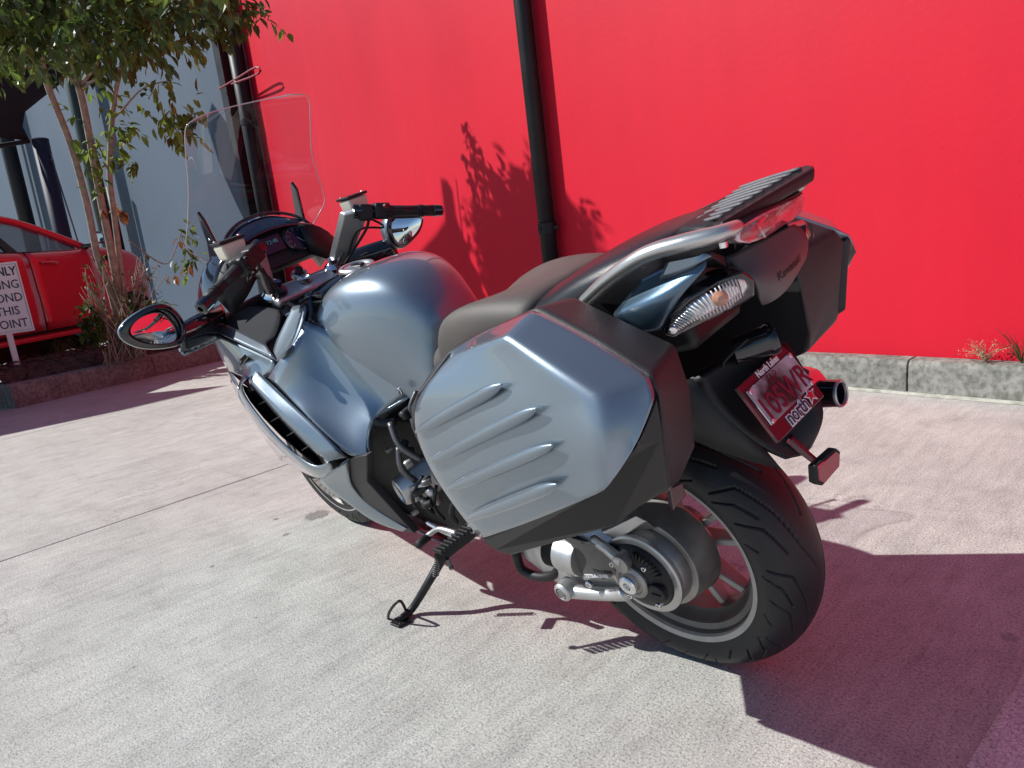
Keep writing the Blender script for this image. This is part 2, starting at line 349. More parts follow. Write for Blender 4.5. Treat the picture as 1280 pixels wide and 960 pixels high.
M['leaf'] = leafmat('leaf_green', (.045, .075, .02), (.12, .18, .035), .42)
M['leafy'] = leafmat('leaf_young', (.12, .2, .03), (.26, .36, .06), .5)
M['leafr'] = leafmat('leaf_autumn', (.2, .07, .03), (.25, .14, .04), .4)
M['grass'] = leafmat('strappy_leaf', (.06, .09, .03), (.17, .2, .08), .3)
M['dry'] = leafmat('dry_grass', (.4, .3, .18), (.5, .42, .28), .3)
M['signw'] = mat('sign_white', (.72, .7, .73), .45, var=.05, vscale=6)
M['signb'] = mat('sign_letters', (.02, .02, .06), .5)

# ------------------------------------------------------------------ ground: dark bed with separate slabs on it
g = struct(mk('ground', [(-60, -60, -.03), (120, -60, -.03), (120, 120, -.03), (-60, 120, -.03)], [(0, 1, 2, 3)], M['joint'], smooth=False))
KD = Vector((-.994, .11, 0)); KN = Vector((.11, .994, 0)); K0 = Vector((.344, -2.477, 0))
def slab(poly, m=None, z=0, name='slab', gap=.0045):
    c = [V((p[0], p[1], z)) for p in poly]; ctr = sum(c, Vector()) / len(c); n = len(c); ins = []
    for i in range(n):
        a, b, d = c[i - 1], c[i], c[(i + 1) % n]; e1 = (b - a).normalized(); e2 = (d - b).normalized()
        n1 = Vector((-e1.y, e1.x, 0)); n2 = Vector((-e2.y, e2.x, 0)); bis = (n1 + n2); bis /= max(.2, bis.dot(n1)); ins.append(b + bis * gap)
    return mk(name, ins + [p + Vector((0, 0, -.028)) for p in ins], [tuple(range(n)), tuple(range(2 * n - 1, n - 1, -1))] + [(i, (i + 1) % n, n + (i + 1) % n, n + i) for i in range(n)], m or M['concrete'], g, smooth=False, bev=.003)
def lineY(x0, s, y): return (x0 + s * y, y)
LN = [(-7, -.02), (-3.72, 0), (-.5678, .04), (2.591, -.0594), (5.78, -.09), (9.4, -.1), (13.2, -.1), (18, -.1), (26, -.1)]
for i in range(len(LN) - 1):
    (a, sa), (b, sb) = LN[i], LN[i + 1]
    for (y0, y1) in ((None, 2.3), (2.3, 5.5), (5.5, 9)):
        if y0 is None:
            pa = lineY(a, sa, 0); ya = -2.44 - .1107 * a + (0 if a < 8 else 0); yb = -2.44 - .1107 * b
            A_ = (a + sa * ya, ya); B_ = (b + sb * yb, yb)
        else: A_ = lineY(a, sa, y0); B_ = lineY(b, sb, y0)
        slab([A_, B_, lineY(b, sb, y1), lineY(a, sa, y1)], M['concrete2'] if i == 1 else None, .0 if i != 1 else .0015, gap=.0045 if i > 1 else .0006)
random.seed(9); rows = []
for i in range(121):
    y = -2.3 + i * .06; x = -.5678 + .04 * y; j = max(-.002, .010 * noise.noise(Vector((y * 9, 1, 0))) + .012 * noise.noise(Vector((y * 31, 4, 0))) + .004)
    rows.append([(x - .012, y, .0019), (x + .004 + j, y, .0019), (x + .006 + j, y, -.004)])
vs, fs = grid(rows); mk('joint_filler', vs, fs, M['concrete2'], g)
slab([(-60, -60), (-7.2, -60), (-7.2, 60), (-60, 60)]); slab([(-7.2, 9.02), (60, 9.02), (60, 60), (-7.2, 60)])
slab([(26, -6), (60, -6), (60, 9), (25.1, 9)])

# ------------------------------------------------------------------ kerb against the red wall
def kerb_run(parent_name, P, d, nrm, lens, h, depth, m, label):
    root = D.objects.new(parent_name, None); COL.objects.link(root); struct(root)
    s = 0
    for k, ln in enumerate(lens):
        prof = [(0, -.02), (.004, h * .45), (.012, h - .022), (.028, h), (depth, h + .004), (depth, -.02)]
        rows = []; N = 10
        for i in range(N + 1):
            q = P + d * (s + .004 + (ln - .008) * i / N)
            rows.append([q - nrm * (a + .003 * noise.noise(Vector((q.x * 3, q.y * 3, a * 9)))) + Vector((0, 0, z + .003 * noise.noise(Vector((q.x * 2, q.y * 2, z * 9 + 4))))) for a, z in prof])
        vs, fs = grid(rows, cv=True); n = len(prof); fs += [tuple(range(n)), tuple(N * n + j for j in range(n))[::-1]]
        mk('kerb_stone', vs, fs, m, root, smooth=False, bev=.004)
        s += ln
    return root
kerb_run('kerb', K0 - KD * 10.4, KD, KN, [2.6] * 6, .17, .108, M['kerb'], '')
rows = []
for i in range(161):
    q = K0 - KD * (6 - i * .075) ; a = .012 + .012 * noise.noise(Vector((i * .21, 3, 0))); b = a + .012 + .012 * (noise.noise(Vector((i * .31, 8, 0))) + .3)
    rows.append([q + KN * (-.004) + Vector((0, 0, .012)), q + KN * max(a, .004) + Vector((0, 0, .006)), q + KN * max(b, .008) + Vector((0, 0, .0015))])
vs, fs = grid(rows); struct(mk('kerb_sealant', vs, fs, M['sealant']))

# ------------------------------------------------------------------ red and grey building walls
W0 = Vector((.33, -2.587, 0)); CORN = 9.79
def wall(name, a, b, n, h, m, label, th=.22):
    a, b, n = V(a), V(b), V(n); o = mk(name, [a, b, b - n * th, a - n * th] + [p + Vector((0, 0, h)) for p in (a, b, b - n * th, a - n * th)], [(0, 1, 2, 3), (4, 5, 6, 7), (0, 1, 5, 4), (1, 2, 6, 5), (2, 3, 7, 6), (3, 0, 4, 7)], m, smooth=False, bev=.006)
    return tag(o, label, 'wall', 'building walls')
wall('red_wall', W0 + KD * 8 , W0 - KD * CORN, KN, 5.6, M['redwall'], 'large bright red painted building wall behind the motorcycle, rising from a concrete kerb')
GD = Vector((.995, .0995, 0)); GN = Vector((-.0995, .995, 0)); G0 = W0 - KD * (CORN + .005)
wall('grey_wall', G0, G0 + GD * 26, GN, 8, M['greywall'], 'blue grey building wall behind the red car and the tree')

def onwall(t, off, z): return W0 - KD * t + KN * off + Vector((0, 0, z))
def ongrey(t, off, z): return G0 + GD * t + GN * off + Vector((0, 0, z))
def downpipe(name, label, pos, r, z0, z1, joints, m, group=None):
    t = thing(name, label, 'downpipe', pos + Vector((0, 0, z0)), group='black downpipes on the red wall')
    tube('pipe', [(0, 0, 0), (0, 0, z1 - z0)], r, m, t, n=28, k=1)
    for z in joints:
        lathe('socket', [(-.05, r + .001), (-.05, r + .007), (.03, r + .007), (.034, r + .001)], (0, 0, z - z0), (0, 0, 1), m, t, n=28)
        c = box('clip', (0, 0, z - z0 - .012), (.035, .16, .022), m, t, bev=.003); c.rotation_euler = (0, 0, math.atan2(KN.y, KN.x) - PI / 2)
        box('clip_ear', V((0, 0, z - z0 - .012)) + KD * (r + .028) - KN * .01, (.05, .012, .026), m, t, bev=.002)
    return t
downpipe('downpipe', 'round black downpipe running down the middle of the red wall above the seat', onwall(2.66, .085, 0), .064, .17, 5.55, (1.08, 3.9), M['pipe'])
pA = (9.017,-3.428,3.654); downpipe('downpipe', 'black pipe beside the corner of the red wall, the right one seen through the windscreen', V((pA[0], pA[1], 0)), .105, 0, 5.55, (3.1,), M['pipe'])
# black steel corner post and bracket left of the pipe
pB = V((9.693,-3.533,3.823)); t = thing('corner_post', 'dark steel corner post where the red wall meets the grey wall', 'post', (pB.x, pB.y, 0))
box('post_shaft', (0, 0, 2.8), (.17, .13, 5.6), M['pipe'], t, bev=.012)
pC = V((9.903,-3.586,4.432)); box('cover_strip', (pC.x - pB.x, pC.y - pB.y, 2.85), (.16, .09, 5.7), M['pipe'], t, bev=.01)
a = V((9.697,-3.402,3.695)); b = V((8.162,-3.252,3.591)); b2 = V((8.119,-3.248,3.503)); t = tube('wall_bracket', [a, a + (b - a) * .5, b, b2, a + (b2 - a) * .35 + Vector((0, 0, -.0))], (.013), M['bracket'], None, n=8, k=3)
tag(t, 'small bent red metal bracket sticking out beside the black corner pipes', 'bracket')
# poles in front of the grey wall
def pole(name, label, p0, p1, r, m, cat='pole'):
    t = thing(name, label, cat, V(p0), group='poles against the grey wall' if cat == 'pole' else None); d = V(p1) - V(p0)
    tube('shaft', [(0, 0, 0), d], r, m, t, n=20, k=1)
    lathe('foot_plate', [(0, r * 2), (.03, r * 2), (.034, r * 1.05)], (0, 0, .0), (0, 0, 1), m, t, n=20)
    return t
gp = V((14.81,-2.883,4.846)); pole('wall_column', 'slim dark green pole standing against the grey wall behind the tree stems', (gp.x, gp.y, 0), (gp.x, gp.y, 9), .14, M['postgreen'])
gp = V((14.4,-2.974,2.148)); pole('wall_column', 'thin black pipe on the grey wall just right of the dark green pole', (gp.x, gp.y, 0), (gp.x, gp.y, 3.0), .05, M['pipe'])
gp = V((19.28,-2.435,4.492)); pole('wall_column', 'thick black pole on the grey wall at the left edge above the red car', (gp.x, gp.y, 0), (gp.x, gp.y, 9), .16, M['pipe'])
gp = V((19.63,-2.501,3.82)); pole('wall_column', 'thin black pipe right beside the thick pole above the red car', (gp.x, gp.y, 0), (gp.x, gp.y, 9), .05, M['pipe'])

# ------------------------------------------------------------------ shade sails and their posts
sp = V((12.2,-1.549,3.421)); sp2 = Vector((sp.x, sp.y, 0))
t = pole('sail_post', 'short navy steel post holding the shade sail corner behind the red car', (sp.x, sp.y, 0), (sp.x, sp.y, sp.z), .12, M['postnavy'], 'post')
lathe('post_cap', [(0, .123), (.02, .123), (.035, .1), (.035, 0)], (0, 0, sp.z), (0, 0, 1), M['postnavy'], t, n=20)
ch = V((12.1,-1.619,3.237)); tube('stay_wire', [ch - V((sp.x, sp.y, 0)), V((12,-1.667,2.233)) - V((sp.x, sp.y, 0)), V((11.9,-1.676,1.755)) - V((sp.x, sp.y, 0))], .012, M['hose'], t, n=6, k=1)
mb = MB(); tip = V((12.2,-1.412,3.42)); a = tip; b = sp + Vector((-.05, .02, -.02))
tubes = [(a, b), (sp + Vector((-.02, -.1, -.05)), ch + Vector((0, 0, -.12)))]
for (p, q) in tubes:
    n = max(3, int((q - p).length / .06))
    for i in range(n):
        c = p + (q - p) * (i + .5) / n; d = (q - p).normalized() * .034; s = (d.cross(Vector((0, 0, 1) if i % 2 else (1, .3, .2)))).normalized() * .016
        vs, fs = tube_data([c - d, c - d * .6 + s, c + d * .6 + s, c + d, c + d * .6 - s, c - d * .6 - s], .007, 6, 1, True); mb.add([v - sp2 for v in vs], fs)
stuff(mb.obj('chain', M['chrome'], t))
def sail(name, label, cs, sag, concave, m, N=14):
    A, Bb, Cc, Dd = [V(c) for c in cs]; ctr = (A + Bb + Cc + Dd) / 4; rows = []
    for i in range(N + 1):
        u = i / N; r = []
        for j in range(N + 1):
            v = j / N; p = A * (1 - u) * (1 - v) + Bb * u * (1 - v) + Cc * u * v + Dd * (1 - u) * v
            k = max(4 * u * (1 - u) * (abs(2 * v - 1) ** 2), 4 * v * (1 - v) * (abs(2 * u - 1) ** 2)); r.append(p + (ctr - p) * concave * k + Vector((0, 0, -sag * 16 * u * (1 - u) * v * (1 - v))))
        rows.append(r)
    vs, fs = grid(rows); return tag(mk(name, vs, fs, m, solid=.004), label, 'shade sail')
out = [(12.2,-1.412,3.42), (12.2,-1.364,3.629), (12.2,-1.44,3.84), (12.2,-1.705,4.048), (12.2,-1.988,4.262), (12.2,-2.201,4.536), (12.2,-2.337,5.066), (12.1,-2.2,5.539), (12,-0.8958,5.489), (11.8,0.2319,4.976), (11.8,0.6425,4.17), (11.9,0.215,3.618), (12,-0.4537,3.484)]
cs_ = sum((V(p) for p in out), Vector()) / len(out) + Vector((0, 0, -.25)); rings = [[cs_ + (V(p) - cs_) * k + Vector((0, 0, -.25 * (1 - k))) for p in out] for k in (.3, .65, 1)]
vs, fs = grid(rings, cv=True); fs.append(tuple(range(len(out)))); o = mk('shade_sail', vs, fs, M['sail'], solid=.004); tag(o, 'large black shade sail with curved edge at the top left, chained to a navy post', 'shade sail', 'black shade sails over the car park')
strap = tube('webbing_strap', [(12.2,-1.412,3.42), (12.1,-0.4045,3.218)], .035, M['sail'], o, n=6, k=1)

# unseen sails added past the left edge, cut to cast slab, kerb and wall shadows
def shadow_sheet(label, pts, h, th=.02):
    k = 1 / SUN.z; sh = Vector((SUN.x * k, SUN.y * k, 1.0)) * h
    o = mk('shade_sail', [V(p) + sh for p in pts] + [V(p) + sh + Vector((0, 0, th)) for p in pts], [tuple(range(len(pts))), tuple(range(2 * len(pts) - 1, len(pts) - 1, -1))] + [(i, (i + 1) % len(pts), len(pts) + (i + 1) % len(pts), len(pts) + i) for i in range(len(pts))], M['sail'], smooth=False)
    return tag(o, label, 'shade sail', 'black shade sails over the car park')
shadow_sheet('unseen black sail added past the left edge to cast the pointed shadow on the slab', [(5.932,-1.222,0), (5.86,-0.2759,0), (5.942,0.5782,0), (5.95, 3.5, 0), (8.6, 3.4, 0), (8.1, 1.6, 0), (6.997,-0.0483,0), (6.681,-0.6393,0)], 3.7)
shadow_sheet('unseen black sail added past the left edge to keep the island kerb in shade', [(7.16,0.021,0), (7.256,-0.8035,0), (7.511,-1.857,0), (7.75, -2.75, 0), (9.3, -2.9, 0), (10.2, -1, 0), (10, 3, 0), (7.0, 3.2, 0), (7.0, .8, 0)], 4.5)
shadow_sheet('unseen black sheet added past the left edge, cut to cast the blade shaped shadow on the red wall', [(4.513,-3.05,1.646), (4.42,-3.04,1.625), (4.337,-3.03,1.52), (4.333,-3.03,1.265), (4.181,-3.013,0.8503), (3.985,-2.991,0.4182), (4.751,-3.076,0.2424), (5.088,-3.114,0.9974), (4.733,-3.074,1.153), (4.529,-3.052,1.263)], 3.6)  # made-up caster, its outline taken from the wall shadow

# ------------------------------------------------------------------ garden island with its kerb
IA = Vector((7.535,0.2254,0)); IB = Vector((8.189,-2.108,0)); ID = (IB - IA).normalized(); IN = Vector((-ID.y, ID.x, 0)); IN = IN if IN.x < 0 else -IN
kerb_run('island_kerb', IA, ID, IN, [1.5, 1.5], .235, .16, M['kerb2'], '')
Bk = IA - IN * 1.3
kerb_run('island_kerb', IA - ID * .0 - IN * .165, -IN, -ID, [1.2], .235, .16, M['kerb2'], '')
rows = []
for i in range(25):
    r = []
    for j in range(13):
        p = IA + ID * (.05 + i * .125) - IN * (.13 + j * .1); hh = .2 + .16 * min(1, j / 3) + .05 * noise.noise(p * 3) + .02 * noise.noise(p * 14); r.append((p.x, p.y, hh))
    rows.append(r)
vs, fs = grid(rows); struct(mk('garden_bed', vs, fs, M['soil']))
mb = MB(); random.seed(5)
for k in range(900):
    p = IA + ID * random.uniform(.05, 3) - IN * random.uniform(.16, 1.2); z = .2 + .16 * min(1, ((p - IA).dot(-IN) - .13) / .3) + .03 + .05 * noise.noise(p * 3)
    a = random.uniform(0, PI); l = random.uniform(.02, .06); d = Vector((math.cos(a), math.sin(a), random.uniform(-.3, .5))) * l; n_ = Vector((-math.sin(a), math.cos(a), .1)) * random.uniform(.005, .014); c = Vector((p.x, p.y, z))
    mb.add([c - d - n_, c + d - n_, c + d + n_, c - d + n_, c + Vector((0, 0, .012))], [(0, 1, 4), (1, 2, 4), (2, 3, 4), (3, 0, 4)])
tag(stuff(mb.obj('mulch', M['soil'], smooth=False, fix=False)), 'reddish bark chips scattered over the garden island', 'mulch')

